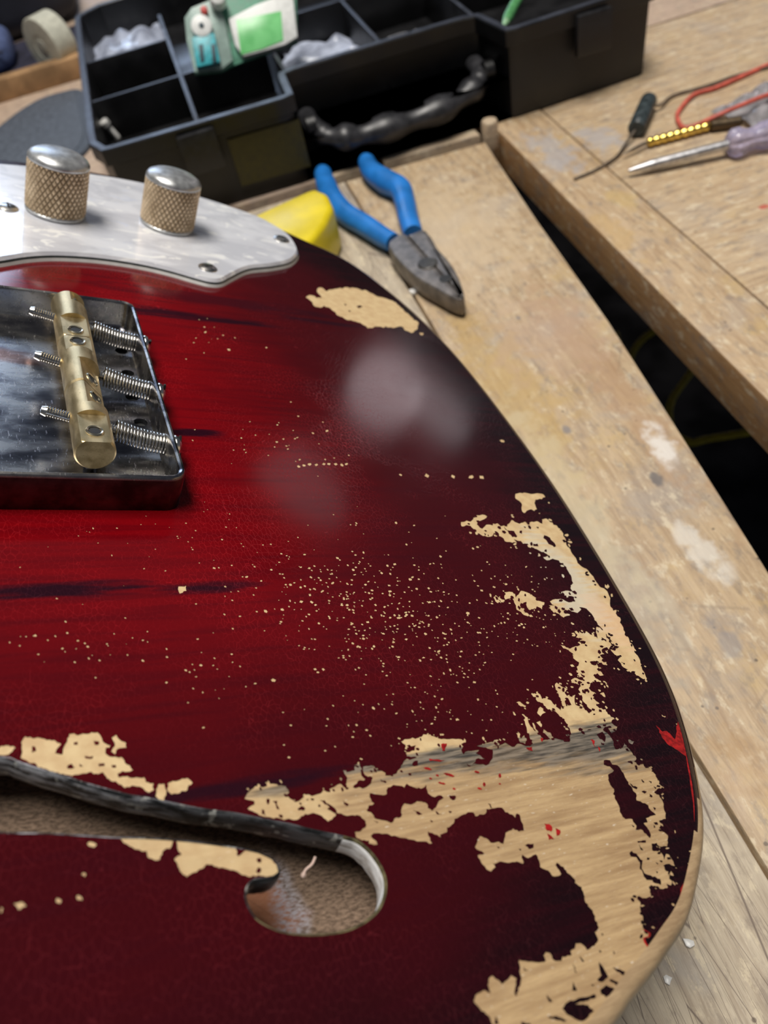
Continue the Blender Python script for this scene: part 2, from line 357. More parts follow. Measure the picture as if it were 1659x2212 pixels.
POS = [('A', '735,95 820,85 920,95 1060,95 1095,135 1050,160 975,165 965,200 995,280 960,300 900,285 850,325 820,310 815,225 780,180 740,155'),
       ('A', '420,1310 470,1330 500,1300 560,1340 600,1350 620,1290 600,1270 690,1265 720,1280 740,1330 800,1250 900,1280 960,1320 1010,1370 1085,1390 1055,1480 990,1440 980,1470 940,1475 880,1460 860,1400 800,1400 790,1440 830,1490 900,1540 890,1560 820,1530 750,1480 715,1370 690,1330 640,1350 600,1370 540,1360 570,1400 520,1400 490,1360'),
       ('B', '335,905 380,880 430,930 480,905 550,950 610,990 590,920 600,850 640,860 710,940 760,1010 810,1080 790,1110 720,1100 660,1130 700,1180 640,1190 700,1250 715,1310 660,1300 600,1260 560,1260 620,1330 640,1380 690,1430 640,1440 610,1410 570,1440 640,1500 710,1510 720,1550 660,1530 600,1500 520,1500 480,1540 520,1600 600,1659 430,1659 380,1600 400,1560 330,1530 290,1490 340,1460 420,1490 440,1460 360,1430 380,1400 360,1330 390,1280 320,1230 330,1190 280,1150 200,1110 160,1070 220,1080 290,1110 330,1090 400,1070 430,1050 400,1020 350,1000 370,950'),
       ('C', '720,730 770,700 850,680 930,690 1000,710 1060,770 1100,750 1190,720 1260,730 1290,790 1360,830 1330,890 1240,925 1130,955 1000,1000 850,1035 830,960 790,900 740,830'),
       ('C', '370,550 420,515 480,555 500,605 560,590 620,640 700,720 760,760 740,830 680,780 600,740 540,700 480,650 430,620 400,590'),
       ('C', '655,430 700,410 760,470 810,490 780,530 800,570 900,555 890,610 910,690 860,690 810,600 760,590 790,700 740,690 700,560 665,500'),
       ('C', '960,480 1010,430 1100,380 1200,390 1280,420 1260,440 1180,400 1080,420 1060,480 1090,550 1150,560 1110,600 1190,670 1150,680 1200,730 1100,760 1040,700 980,620 960,540'),
       ('C', '840,400 900,360 980,400 1000,440 960,480 930,430 870,420'), ('C', '1200,540 1240,530 1260,590 1220,570'),
       ('C', '280,860 330,830 340,890 370,940 430,1000 480,1040 510,1070 500,1120 400,1150 350,1060 320,980 300,910'),
       ('C', '385,890 420,930 460,1010 440,1020 400,960'), ('C', '430,890 480,870 500,910 490,950 450,910'), ('C', '520,970 560,1000 600,1010 640,1070 600,1085 560,1050 510,1010'),
       ('C', '190,1015 230,1010 250,1080 290,1040 320,1100 300,1150 240,1130 210,1070'), ('C', '440,770 480,700 550,770 480,820 450,790'), ('C', '190,650 240,640 310,690 300,710 220,680'),
       ('C', '150,755 190,800 180,810 155,780'), ('C', '260,785 330,830 335,860 300,840'), ('D', '590,540 660,560 640,600 600,580'), ('D', '985,235 1040,260 1030,280 995,265'),
       ('J', '-60,220 70,195 130,215 100,250 60,275 -60,275'),
       ('J', '175,170 210,120 260,130 300,130 390,150 450,150 510,185 470,230 460,260 520,270 540,190 575,100 620,95 650,110 760,85 810,85 850,140 870,175 920,195 910,215 880,220 880,265 940,290 1010,290 1040,340 1080,360 1110,400 1080,415 1020,410 980,430 990,460 1060,450 1110,465 1200,460 1215,500 1280,510 1270,540 1280,570 1240,590 1180,545 1100,530 1040,550 980,510 890,470 860,420 820,435 740,420 690,430 600,450 540,440 480,420 400,400 320,380 300,350 240,340 190,310 170,300 185,250'),
       ('J', '930,130 970,105 1000,150 1050,175 1055,215 980,225 960,270 925,245 955,200'), ('J', '1300,560 1320,515 1370,515 1385,590 1370,650 1340,665 1295,620'),
       ('J', '1395,515 1440,490 1560,465 1605,505 1570,530 1560,570 1430,605 1400,580'),
       ('K', '320,105 420,95 560,100 690,110 745,125 720,180 650,220 630,280 590,285 535,260 530,215 450,200 410,180 350,150'),
       ('K', '760,120 860,130 980,140 1100,165 1220,185 1240,250 1300,205 1400,215 1480,250 1530,310 1580,360 1560,400 1480,410 1400,400 1340,415 1280,400 1240,375 1130,345 1000,315 960,350 900,380 840,415 800,380 770,320 745,270 800,240 770,200'),
       ('K', '65,150 100,140 140,165 120,185 80,175'), ('P', '28,1952 45,1948 57,1958 40,1966'), ('P', '385,1267 402,1265 403,1277 388,1283'), ('P', '0,1960 6,1962 4,1972 0,1972'),
       ('P', '122,1940 132,1944 130,1952 120,1948'), ('P', '165,1935 176,1938 178,1946 168,1945'), ('P', '178,1885 186,1888 184,1895 176,1891'),
       ('L', '110,290 160,260 220,275 240,295 300,300 250,230 255,180 310,175 370,215 430,195 520,175 640,180 760,195 850,215 920,250 1030,290 1150,330 1230,390 1330,480 1400,560 1460,590 1450,660 1400,710 1310,690 1260,640 1130,650 1000,640 930,645 850,660 780,610 680,575 600,560 500,510 450,460 380,410 330,390 290,415 220,400 190,350'),
       ('L', '1470,710 1520,715 1510,745 1480,740')]
BAND = (px('A', '85,430 150,415 200,425 235,390 240,345 340,340 410,370 360,400 310,420 275,455 300,480 340,510 390,460 460,470 520,445 560,480 640,460 690,405 760,440 800,450 850,425 890,460 930,425 1010,425 1060,450 1060,400 1110,390 1150,430 1230,470 1290,540 1330,620 1350,710 1400,780 1460,860 1480,920')
        + px('B', '400,110 480,160 540,230 600,320 650,380 710,410 750,480 760,580 800,660 840,650 830,690 890,770 880,800 920,860 950,930 1000,1040 1040,1080 1050,1150 1120,1250 1140,1340 1180,1420 1190,1470 1160,1480 1100,1440 1020,1390 960,1360 900,1320 850,1250 870,1210 800,1170 760,1120 820,1140 840,1100 790,1040 760,1000 700,920 640,850 590,780 540,700 490,650 420,640 370,690 300,670 220,650 200,680 280,700 280,720 200,740 120,690 20,620 10,600 90,600 40,550 110,520 200,525 270,560 330,540 330,500 200,480 150,440 230,420 310,430 280,360 330,350 300,260 260,190 200,90')
        + px('A', '1310,930 1250,890 1180,870 1110,890 1060,850 1130,830 1050,790 960,750 920,720 880,690 800,660 720,640 760,680 700,680 630,670 570,610 520,580 480,560 460,600 400,610 350,600 290,560 260,580 240,520 200,480 150,470 95,485'))
NEG = [('A', '600,490 640,530 720,540 750,590 700,610 660,570'), ('A', '1080,590 1150,620 1220,720 1200,730 1120,670 1070,620'), ('A', '950,690 1000,690 1010,720 950,715'), ('A', '1090,760 1110,760 1110,790 1080,780'),
       ('A', '1500,1450 1590,1470 1590,1495 1530,1490'), ('A', '790,535 815,535 815,555 795,555'), ('A', '490,540 530,560 540,600 500,590'), ('A', '835,485 860,490 855,505'), ('A', '985,490 1015,490 1010,510'), ('A', '365,565 385,575 375,595'),
       ('B', '410,1020 470,1030 460,1055 420,1050'), ('B', '715,950 765,980 760,995 720,985'), ('B', '660,980 715,1010 715,1030 670,1005'), ('B', '770,1045 810,1070 805,1085 775,1065'), ('B', '520,1270 590,1280 600,1310 540,1300'), ('B', '890,1275 940,1290 930,1305'),
       ('B', '600,890 625,905 620,925'), ('B', '410,1410 460,1440 450,1460'), ('C', '610,740 660,760 690,810 640,790'), ('C', '770,520 800,540 790,555'), ('C', '1000,500 1050,490 1060,520 1010,515'),
       ('D', '215,480 280,450 320,510 310,570 250,530'), ('D', '265,575 305,590 300,605 270,600'),
       ('D', '300,790 370,790 400,840 460,850 510,920 550,990 590,1050 640,1130 690,1210 690,1270 760,1300 830,1330 860,1390 920,1440 800,1480 820,1530 770,1540 850,1659 850,1700 760,1620 740,1610 680,1620 690,1570 640,1490 560,1490 490,1400 480,1330 410,1190 420,1130 370,1060 350,960 420,910 370,860 300,840'),
       ('D', '750,1015 785,1050 770,1055'), ('D', '835,1035 870,1045 865,1065'), ('D', '610,1065 650,1100 700,1115 690,1135 640,1110'), ('D', '750,1160 810,1165 790,1185'), ('D', '890,1350 920,1360 910,1385'), ('D', '845,1190 870,1205 855,1215'), ('D', '895,1100 925,1120 915,1130'),
       ('E', '750,480 800,480 850,550 850,610 760,510'), ('E', '700,650 800,640 800,665 710,668'), ('E', '720,690 770,760 740,750'),
       ('E', '605,790 630,765 700,820 760,880 750,950 780,1030 860,1060 970,1100 980,1170 910,1150 880,1115 810,1110 770,1040 730,980 730,900 690,840 620,830'),
       ('E', '815,845 845,850 840,870 815,870'), ('E', '920,900 950,920 940,925'), ('E', '925,1005 945,1020 935,1035'), ('E', '895,455 915,480 900,490'), ('E', '635,455 665,475 650,480'),
       ('G', '75,470 100,480 120,520 185,540 170,590 115,630 10,625 50,575 120,555 85,520'), ('G', '200,440 320,420 350,360 430,330 490,330 480,380 440,420 400,500 330,520 290,490'),
       ('G', '1020,250 1130,260 1200,270 1260,290 1260,340 1240,390 1200,430 1150,420 1080,420 1110,375 1200,370 1110,320 1140,290 1040,300 1000,330 980,290'),
       ('G', '160,680 210,690 310,690 320,630 370,605 470,630 490,595 560,630 620,640 665,605 680,680 720,710 800,700 820,720 780,745 760,790 720,835 680,810 670,770 640,760 580,750 520,780 470,770 440,830 440,890 400,895 350,945 270,920 200,900 180,860 130,830 150,790 200,770 170,730'),
       ('G', '870,700 930,705 920,740 880,725'), ('G', '750,840 800,870 770,870'), ('G', '550,830 630,870 600,875'), ('G', '255,555 310,580 300,590 265,575'), ('G', '865,840 895,845 880,858'), ('G', '505,500 530,500 530,520 510,518'), ('G', '1030,415 1065,435 1050,440'),
       ('G', '700,920 725,930 715,940'), ('G', '555,395 590,390 590,430 540,430'), ('G', '195,925 235,935 225,945'),
       ('H', '425,970 455,980 440,1040 425,1030'), ('H', '495,1000 545,1000 550,1060 570,1100 540,1090 525,1030'), ('H', '790,1090 830,1060 880,1090 860,1115 800,1110'), ('H', '1040,1040 1060,1050 1060,1070 1035,1065'),
       ('H', '1060,990 1110,990 1200,1060 1260,1130 1240,1130 1150,1100 1180,1090 1160,1060'), ('H', '1330,990 1360,1020 1400,1040 1380,1060 1340,1030'), ('H', '360,1100 390,1110 410,1180 360,1150'), ('H', '560,1165 610,1170 610,1200 580,1195'),
       ('F', '555,525 610,515 630,510 630,545 590,555'), ('F', '500,555 520,560 515,572'), ('F', '305,535 325,540 320,552'), ('F', '225,150 245,155 260,190 245,185'), ('F', '1240,1310 1255,1320 1248,1335'), ('F', '1215,1465 1240,1470 1230,1485'), ('F', '1345,1470 1360,1490 1350,1500'),
       ('I', '1220,480 1260,540 1300,620 1250,660 1200,640 1240,600'), ('I', '1340,530 1450,570 1440,600 1380,570'), ('I', '1310,640 1380,660 1410,690 1370,690'), ('I', '1230,730 1280,690 1360,720 1330,780 1280,800 1240,770'),
       ('I', '890,900 940,840 1060,800 1180,770 1190,800 1100,830 1000,860 1120,870 1170,920 1080,1010 1000,990 920,940'), ('I', '760,970 830,965 930,1010 900,1020 800,990'), ('I', '985,660 1020,740 980,740'), ('I', '750,775 800,840 770,840'),
       ('I', '980,500 1020,580 1000,570'), ('I', '1045,430 1085,480 1070,480'), ('I', '540,530 580,560 550,560'), ('I', '520,1020 600,1030 600,1060 530,1060'), ('I', '290,970 320,1037 280,1037'), ('I', '1145,680 1175,685 1165,700'),
       ('J', '265,205 290,205 300,240 265,255'), ('J', '615,170 645,165 645,190 615,190'), ('J', '780,160 825,165 820,190 790,190'), ('J', '705,285 775,285 770,300 710,300'), ('J', '560,370 600,350 620,380 560,385'), ('J', '820,350 870,345 870,365 825,370'), ('J', '930,360 965,360 965,380 935,380'), ('J', '660,350 690,370 665,370'),
       ('K', '1385,275 1420,270 1420,300 1395,300'), ('K', '1395,340 1420,350 1405,385 1380,370'), ('L', '720,395 760,385 790,405 750,420'), ('L', '570,370 600,375 590,390'), ('L', '620,445 650,450 640,465')]
REDP = [('D', '920,370 1000,450 1050,440 1150,540 1180,330 1220,370 1240,480 1280,640 1300,750 1180,670 1050,590 980,480'), ('F', '730,330 770,335 800,370 790,400 750,390'), ('F', '830,370 870,390 865,430 840,440 835,400'), ('F', '755,420 790,440 815,470 770,475'),
        ('C', '1080,1095 1130,1110 1120,1150 1140,1190'), ('C', '1170,1180 1195,1200 1190,1240'), ('C', '310,1190 380,1180 390,1230 340,1220'), ('C', '485,1075 515,1080 505,1120 490,1110'), ('G', '800,240 850,235 840,265 835,300 810,300'), ('G', '690,370 830,385 800,395 700,390')]
for cx, cy, rx, ry in ((680, 460, 38, 10), (765, 520, 14, 9), (705, 548, 14, 8), (805, 590, 34, 10), (915, 640, 14, 9), (1120, 490, 24, 10), (1325, 522, 13, 20), (1185, 600, 13, 19), (1145, 638, 22, 9), (870, 515, 50, 12), (1325, 595, 10, 7)):
    REDP.append(('G', ' '.join('%.0f,%.0f' % (cx + rx * math.cos(a), cy + ry * math.sin(a) + 0.25 * rx * math.cos(a)) for a in (0, 1.05, 2.1, 3.14, 4.2, 5.2))))

def ragged(P, seg=7.0, amp=0.20, closed=True):                # break straight runs into small flaked steps
    out = []
    for i in range(len(P)):
        a = np.array(P[i]); b = np.array(P[(i + 1) % len(P)]); L = np.linalg.norm(b - a); out.append(a)
        k = int(L // seg)
        if k < 1 or (i == len(P) - 1 and not closed): continue
        n = np.array([-(b - a)[1], (b - a)[0]]) / L
        for j in range(1, k + 1):
            t = (j + rnd.uniform(-0.3, 0.3)) / (k + 1)
            out.append(a + (b - a) * t + n * rnd.uniform(-1, 1) * amp * min(L / (k + 1) * 1.6, 14))
    return out
def toG(P, z=0.0): return np.array([BGP(x, y, z)[:2] for x, y in P])
pos_polys = [toG(ragged(MAIN, closed=False) + MAIN_OUT + ragged(MAIN2, closed=False)), toG(ragged(BAND))] + [toG(ragged(px(c, t), 6, 0.24)) for c, t in POS]
neg_polys = [toG(ragged(px(c, t), 7, 0.22)) for c, t in NEG]
red_polys = [toG(ragged(px(c, t), 6, 0.2)) for c, t in REDP]
rim_in = MAIN[-33:]
red_polys.append(np.concatenate([toG(rim_in), toG([(x - 3.0 - 2 * rnd.random(), y - 1) for x, y in rim_in[::-1]])]))
# flecks: small chips knocked out of the lacquer
def chip(x, y, s, ang=0.35, el=1.5):
    k = rnd.choice((4, 5)); a0 = rnd.random() * 6
    pts = [(s * el * math.cos(a0 + 6.283 * i / k) * rnd.uniform(0.75, 1.2), s * math.sin(a0 + 6.283 * i / k) * rnd.uniform(0.75, 1.2)) for i in range(k)]
    a = ang + rnd.gauss(0, 0.35)
    return [(x + u * math.cos(a) - v * math.sin(a), y + u * math.sin(a) + v * math.cos(a)) for u, v in pts]
allpos = [np.array(MAIN + MAIN_OUT + MAIN2), np.array(BAND)] + [np.array(px(c, t)) for c, t in POS]
flecks = []
def scatter(n, cx, cy, sx, sy, s0, s1, ang=0.35):
    for _ in range(n):
        x, y = rnd.gauss(cx, sx), rnd.gauss(cy, sy); flecks.append((x, y, rnd.uniform(s0, s1) * 0.88 * (0.62 + 0.38 * rnd.random() ** 2), ang))
scatter(300, 800, 1320, 135, 62, 2.0, 4.0); scatter(170, 960, 1400, 110, 85, 2.0, 4.0); scatter(60, 700, 1240, 110, 30, 2.2, 4.0); scatter(40, 190, 1395, 85, 38, 2.0, 3.8)
scatter(26, 430, 1440, 60, 50, 2.0, 4.0); scatter(60, 900, 1550, 130, 45, 1.8, 3.6); scatter(36, 620, 960, 70, 35, 1.8, 3.4, 0.1); scatter(40, 650, 1160, 220, 40, 1.5, 3.0)
scatter(16, 450, 720, 40, 25, 1.6, 3.2, 0.1); scatter(40, 1130, 1210, 60, 45, 1.6, 3.2); scatter(46, 1160, 1360, 70, 40, 1.6, 3.4); scatter(30, 330, 1170, 160, 50, 1.4, 2.6)
for i in range(9): flecks.append((645 + i * 13 + rnd.uniform(-3, 3), 1006 + rnd.uniform(-4, 4), 3.0, 0.1))
for x in (865, 922, 978, 1018, 1040): flecks.append((x, 1026 + (x - 860) * 0.03, 4.2 if x > 900 else 2.8, 0.15))
flecks += [(1085, 953, 4, 0.1), (590, 1470, 4, .3), (1010, 1325, 4, .3)]
pp = np.array([(a, b) for a, b, c, d in flecks]); bad = np.zeros(len(pp), bool)
for P in allpos: bad |= inside(pp, P)
bad |= inside(pp, np.array([(-50, 560), (300, 600), (410, 1020), (410, 1115), (-50, 1110)]))
fleck_polys = [toG(chip(x, y, s, a)) for (x, y, s, a), b in zip(flecks, bad) if not b]
# loose flakes along the broken edges
edge_pos, edge_neg = [], []
for P in [np.array(BAND)] + [np.array(px(c, t)) for c, t in POS[1:9]] + [np.array(MAIN)]:
    for i in range(len(P)):
        for _ in range(2):
            if rnd.random() < 0.7:
                q = P[i] + np.array([rnd.gauss(0, 7), rnd.gauss(0, 7)])
                (edge_pos if rnd.random() < 0.55 else edge_neg).append(toG(chip(q[0], q[1], rnd.uniform(1.3, 3.2), rnd.choice((0.9, 0.4)), 1.8)))
pos_polys += edge_pos + fleck_polys; neg_polys += edge_neg

# ---- materials of the body
m_wood = Mat('bare_ash_wood')
gp = m_wood.pos((0.06, 0.75, 0.9)); g1 = m_wood.noise(gp, 1.0, 8, 0.7, 0.0); g2 = m_wood.noise(m_wood.pos((0.6, 5.0, 3.0)), 1.0, 4, 0.6)
wp = m_wood.pos((1, 1, 1)); wx = m_wood.sep(wp); wn = m_wood.noise(m_wood.pos((0.06, 0.12, 0.1)), 1.0, 5)
cream = m_wood.mix(m_wood.ramp(m_wood.noise(m_wood.pos((0.35,) * 3), 1.0, 5), 0.3, 0.7), (0.60, 0.41, 0.21), (0.72, 0.54, 0.29))
raw = m_wood.mix(m_wood.ramp(g1, 0.25, 0.75), (0.32, 0.195, 0.095), (0.60, 0.42, 0.22))
raw = m_wood.mix(m_wood.math('MULTIPLY', m_wood.ramp(g2, 0.5, 0.75), 0.35), raw, (0.30, 0.19, 0.11))
raw = m_wood.mix(m_wood.math('MULTIPLY', m_wood.ramp(m_wood.noise(m_wood.pos((0.8, 3, 1), (5, 5, 5)), 1.0, 3), 0.64, 0.72), 0.6), raw, (0.86, 0.78, 0.66))
side = m_wood.ramp(m_wood.math('ADD', wx[1], m_wood.math('MULTIPLY', wn, 3.0)), -97.4, -99.6)
side = m_wood.math('MULTIPLY', side, m_wood.ramp(wx[0], 8.0, 12.0, 0.35, 1))
wc = m_wood.mix(side, cream, raw)
w1 = m_wood.ramp(m_wood.noise(m_wood.pos((0.10, 0.9, 1), (3, 1, 0)), 1.0, 5), 0.2, 0.8, -0.55, 0.55)
for (cx, cy, rx, ry, f) in ((50, -102.0, 26, 2.6, 0.85), (30, -100.4, 10, 1.5, 0.9), (62, -103.5, 13, 4.2, 0.75), (70, -103.5, 9, 4.5, 0.6), (4.5, -101.2, 8, 0.9, 0.8), (15, -99.9, 5, 0.9, 0.85)):
    e = m_wood.ell(wp, cx, cy, rx, ry, 0.55, w1)
    wc = m_wood.mix(m_wood.math('MULTIPLY', e, f), wc, m_wood.mix(m_wood.ramp(m_wood.noise(m_wood.pos((0.16, 1.5, 1), (1, 1, 0)), 1.0, 5), 0.36, 0.62), (0.03, 0.03, 0.03), (0.22, 0.185, 0.145)))
e = m_wood.ell(wp, 83.5, -62, 6.5, 14, 0.4, w1); wc = m_wood.mix(m_wood.math('MULTIPLY', e, 0.6), wc, (0.62, 0.60, 0.50))
e = m_wood.ell(wp, 88, -75, 4.5, 8, 0.5, w1); wc = m_wood.mix(m_wood.math('MULTIPLY', e, 0.45), wc, (0.80, 0.50, 0.30))
m_wood.set(Base_Color=wc, Roughness=m_wood.ramp(g2, 0.3, 0.7, 0.34, 0.6)); m_wood.bump(m_wood.math('ADD', g1, g2), 0.25, 0.25)
M_WOOD = m_wood.m

m_lac = Mat('red_burst_lacquer')
at = m_lac.n('ShaderNodeAttribute', attribute_name='edge_distance').outputs['Fac']
lp = m_lac.pos((1, 1, 1)); lg = m_lac.noise(m_lac.pos((0.03, 0.45, 0.45)), 1.0, 5, 0.55, 0.4); ln = m_lac.noise(m_lac.pos((0.03,) * 3), 1.0, 3)
ed = m_lac.math('ADD', at, m_lac.math('MULTIPLY', m_lac.math('SUBTRACT', ln, 0.5), 26))
c = m_lac.mix(m_lac.ramp(ed, 6, 40), (0.0065, 0.0010, 0.0022), (0.046, 0.0010, 0.0028))
c = m_lac.mix(m_lac.ramp(ed, 44, 112), c, (0.185, 0.0013, 0.0038))
c = m_lac.mix(m_lac.math('MULTIPLY', m_lac.ramp(lg, 0.30, 0.60, 0.38, 0), 1.0), c, (0.035, 0.001, 0.004))
sw = m_lac.ramp(m_lac.noise(m_lac.pos((0.07, 0.5, 1), (8, 2, 0)), 1.0, 5), 0.2, 0.8, -0.6, 0.6)
for (cx, cy, rx, ry, f) in ((-26, -58.4, 14, 1.7, 0.95), (-1, -59.2, 9, 1.3, 0.9), (14, 49.5, 26, 2.2, 0.9), (7.5, -9.5, 7, 1.6, 0.95), (-6, -100.0, 16, 1.2, 0.8), (64, 57, 12, 1.4, 0.7), (30, 62, 30, 3.0, 0.55)):
    e = m_lac.ell(lp, cx, cy, rx, ry, 0.6, sw); c = m_lac.mix(m_lac.math('MULTIPLY', e, f), c, (0.012, 0.002, 0.007))
warp = m_lac.n('ShaderNodeVectorMath', operation='ADD'); nzc = m_lac.n('ShaderNodeTexNoise'); m_lac.l(m_lac.pos((0.25,) * 3), nzc.inputs['Vector']); nzc.inputs['Scale'].default_value = 1.0
vm = m_lac.n('ShaderNodeVectorMath', operation='SCALE'); m_lac.l(nzc.outputs[1], vm.inputs[0]); vm.inputs['Scale'].default_value = 0.9
m_lac.l(m_lac.pos((1.15, 0.62, 0.6), (0, 0, 0), (0, 0, 0.5)), warp.inputs[0]); m_lac.l(vm.outputs[0], warp.inputs[1])
cr = m_lac.voro(warp.outputs[0], 1.0, 'DISTANCE_TO_EDGE')
crk = m_lac.ramp(cr, 0.006, 0.036, 1, 0); crm = m_lac.ramp(m_lac.noise(m_lac.pos((0.045,) * 3, (40, 3, 0)), 1.0, 3), 0.40, 0.60, 0.15, 1)
crk = m_lac.math('MULTIPLY', crk, crm)
c = m_lac.mix(m_lac.math('MULTIPLY', crk, 0.8), c, m_lac.mix(1.0, m_lac.mix(1.0, c, c, 'ADD'), (0.022, 0.007, 0.007), 'ADD'))
m_lac.set(Base_Color=c, Roughness=0.42, Coat_Weight=1.0, Coat_Roughness=0.11, Coat_IOR=1.5, Specular_IOR_Level=0.0)
bn = m_lac.n('ShaderNodeBump'); bn.inputs['Strength'].default_value = 0.07; bn.inputs['Distance'].default_value = 0.05 * S; m_lac.l(crk, bn.inputs['Height']); bn.invert = True
m_lac.l(bn.outputs[0], m_lac.b.inputs['Coat Normal']); m_lac.l(bn.outputs[0], m_lac.b.inputs['Normal'])
M_LAC = m_lac.m
M_RED = plain('thin_red_stain', (0.36, 0.008, 0.008), 0.35, var=0.25, scale=1.0, Coat_Weight=0.5)
m_rim = Mat('worn_edge_wood'); rg = m_rim.noise(m_rim.pos((0.12, 0.12, 0.5)), 1.0, 5); rg2 = m_rim.noise(m_rim.pos((0.9,) * 3), 1.0, 5)
rc = m_rim.mix(m_rim.ramp(rg, 0.35, 0.65), (0.20, 0.155, 0.065), (0.46, 0.36, 0.20)); rc = m_rim.mix(m_rim.ramp(rg2, 0.55, 0.75, 0, 0.6), rc, (0.36, 0.35, 0.30))
rz = m_rim.sep(m_rim.pos((1, 1, 1)))
rc = m_rim.mix(m_rim.ramp(m_rim.math('ADD', rz[2], m_rim.math('MULTIPLY', rg2, 1.2)), 0.2, -1.6), m_rim.mix(m_rim.ramp(m_rim.noise(m_rim.pos((0.06, 0.75, 0.9)), 1.0, 8, 0.7), 0.25, 0.75), (0.31, 0.20, 0.11), (0.56, 0.40, 0.23)), m_rim.mix(0.6, rc, (0.17, 0.18, 0.18)))  # edge grime and painted shade both grey the lower roundover
m_rim.set(Base_Color=rc, Roughness=0.42); M_RIM = m_rim.m

# ---- wooden body: flat top with the sound hole, rounded edge, sides and back
def cdt(polys, extra=()):
    V = []; E = []
    for P in polys:
        n = len(V); V += [Vector((float(a), float(b))) for a, b in P]; E += [(n + i, n + (i + 1) % len(P)) for i in range(len(P))]
    V += [Vector((float(a), float(b))) for a, b in extra]
    r = delaunay_2d_cdt(V, E, [], 0, 1e-4)
    return np.array([(v[0], v[1]) for v in r[0]]), [list(f) for f in r[2]]
TV, TF = cdt([ring0, FH]); cen = np.array([TV[f].mean(0) for f in TF])
keep = inside(cen, ring0) & ~inside(cen, FH)
V = [(x, y, 0.0) for x, y in TV]; F = [f for f, k in zip(TF, keep) if k]; MI = [0] * len(F)
n0 = len(V); k = len(OUTL); rows = []
for i in range(7):
    a = math.pi / 2 * i / 6; rows.append((RO * (1 - math.sin(a)), -RO * (1 - math.cos(a))))
rows += [(0, -12.0), (0, -42.0)] + [(RO * (1 - math.cos(math.pi / 2 * i / 4)), -42.0 - RO * math.sin(math.pi / 2 * i / 4)) for i in range(1, 5)]
for d, z in rows: V += [(x, y, z) for x, y in (offset(OUTL, d) if d else OUTL)]
for r in range(len(rows) - 1):
    for i in range(k):
        j = (i + 1) % k; F.append([n0 + r * k + j, n0 + r * k + i, n0 + (r + 1) * k + i, n0 + (r + 1) * k + j])
        y = OUTL[i][1]; x = OUTL[i][0]
        worn = np.interp(y, [-170, -124, -112, -96, -90, 200], [0, 0, 2.0, 4.0, 9, 9])
        MI.append(1 if (r >= worn and r < 9 and x > -20) else 2)
F.append([n0 + (len(rows) - 1) * k + i for i in range(k)]); MI.append(2)
body = gpart('body', V, F, None, mats=[M_WOOD, M_RIM, M_LAC], midx=MI, label='wooden guitar body showing pale bare wood')

# ---- the lacquer coat: everything that has not chipped away
grid = [(x, y) for x in np.arange(-285, 112, 7.0) for y in np.arange(-160, 162, 7.0)]
gpts = np.array(grid); gk = inside(gpts, ring0) & ~inside(gpts, FH); gpts = gpts[gk]
LV, LF = cdt([ring0, FH] + pos_polys + neg_polys + red_polys, gpts)
cen = np.array([LV[f].mean(0) for f in LF]); ok = inside(cen, ring0) & ~inside(cen, FH)
wood = np.zeros(len(cen), bool); ngt = np.zeros(len(cen), bool); red = np.zeros(len(cen), bool)
def mark(acc, polys):
    for P in polys:
        lo, hi = P.min(0), P.max(0)
        s = np.where((cen[:, 0] >= lo[0]) & (cen[:, 0] <= hi[0]) & (cen[:, 1] >= lo[1]) & (cen[:, 1] <= hi[1]))[0]
        if len(s): acc[s] |= inside(cen[s], P)
mark(wood, pos_polys); mark(ngt, neg_polys); mark(red, red_polys)
lac = ok & ((~wood) | ngt | red)
def edge_dist(P):
    a = OUTL; b = np.roll(OUTL, -1, 0); out = np.zeros(len(P))
    for s in range(0, len(P), 3000):
        q = P[s:s + 3000][:, None, :]; ab = b - a
        t = np.clip(((q - a) * ab).sum(2) / ((ab * ab).sum(1) + 1e-9), 0, 1)
        out[s:s + 3000] = np.sqrt(((q - a - ab * t[..., None]) ** 2).sum(2)).min(1)
    return out
LT = 0.09
used = sorted({i for f, k_ in zip(LF, lac) if k_ for i in f}); remap = {u: i for i, u in enumerate(used)}
top = LV[used]; nT = len(used)
F = [[remap[i] for i in f] for f, k_ in zip(LF, lac) if k_]; MI = [1 if r else 0 for r, k_ in zip(red, lac) if k_]
ecount = {}
for f, mi in zip(F, MI):
    for i in range(len(f)):
        e = (f[i], f[(i + 1) % len(f)]); ecount[e] = mi
walls = [(e, mi) for e, mi in ecount.items() if (e[1], e[0]) not in ecount]
for (a, b), mi in walls: F.append([b, a, a + nT, b + nT]); MI.append(mi)
V = [(x, y, LT) for x, y in top] + [(x, y, -0.02) for x, y in top]
coat = gpart('lacquer_coat', V, F, None, smooth=False, mats=[M_LAC, M_RED], midx=MI, label='dark red crackled lacquer flaked away in ragged patches')
ed = edge_dist(top); atr = coat.data.attributes.new('edge_distance', 'FLOAT', 'POINT'); atr.data.foreach_set('value', np.concatenate([ed, ed]).astype(np.float32))
bv = np.zeros(len(body.data.vertices), np.float32); body.data.attributes.new('edge_distance', 'FLOAT', 'POINT').data.foreach_set('value', bv)

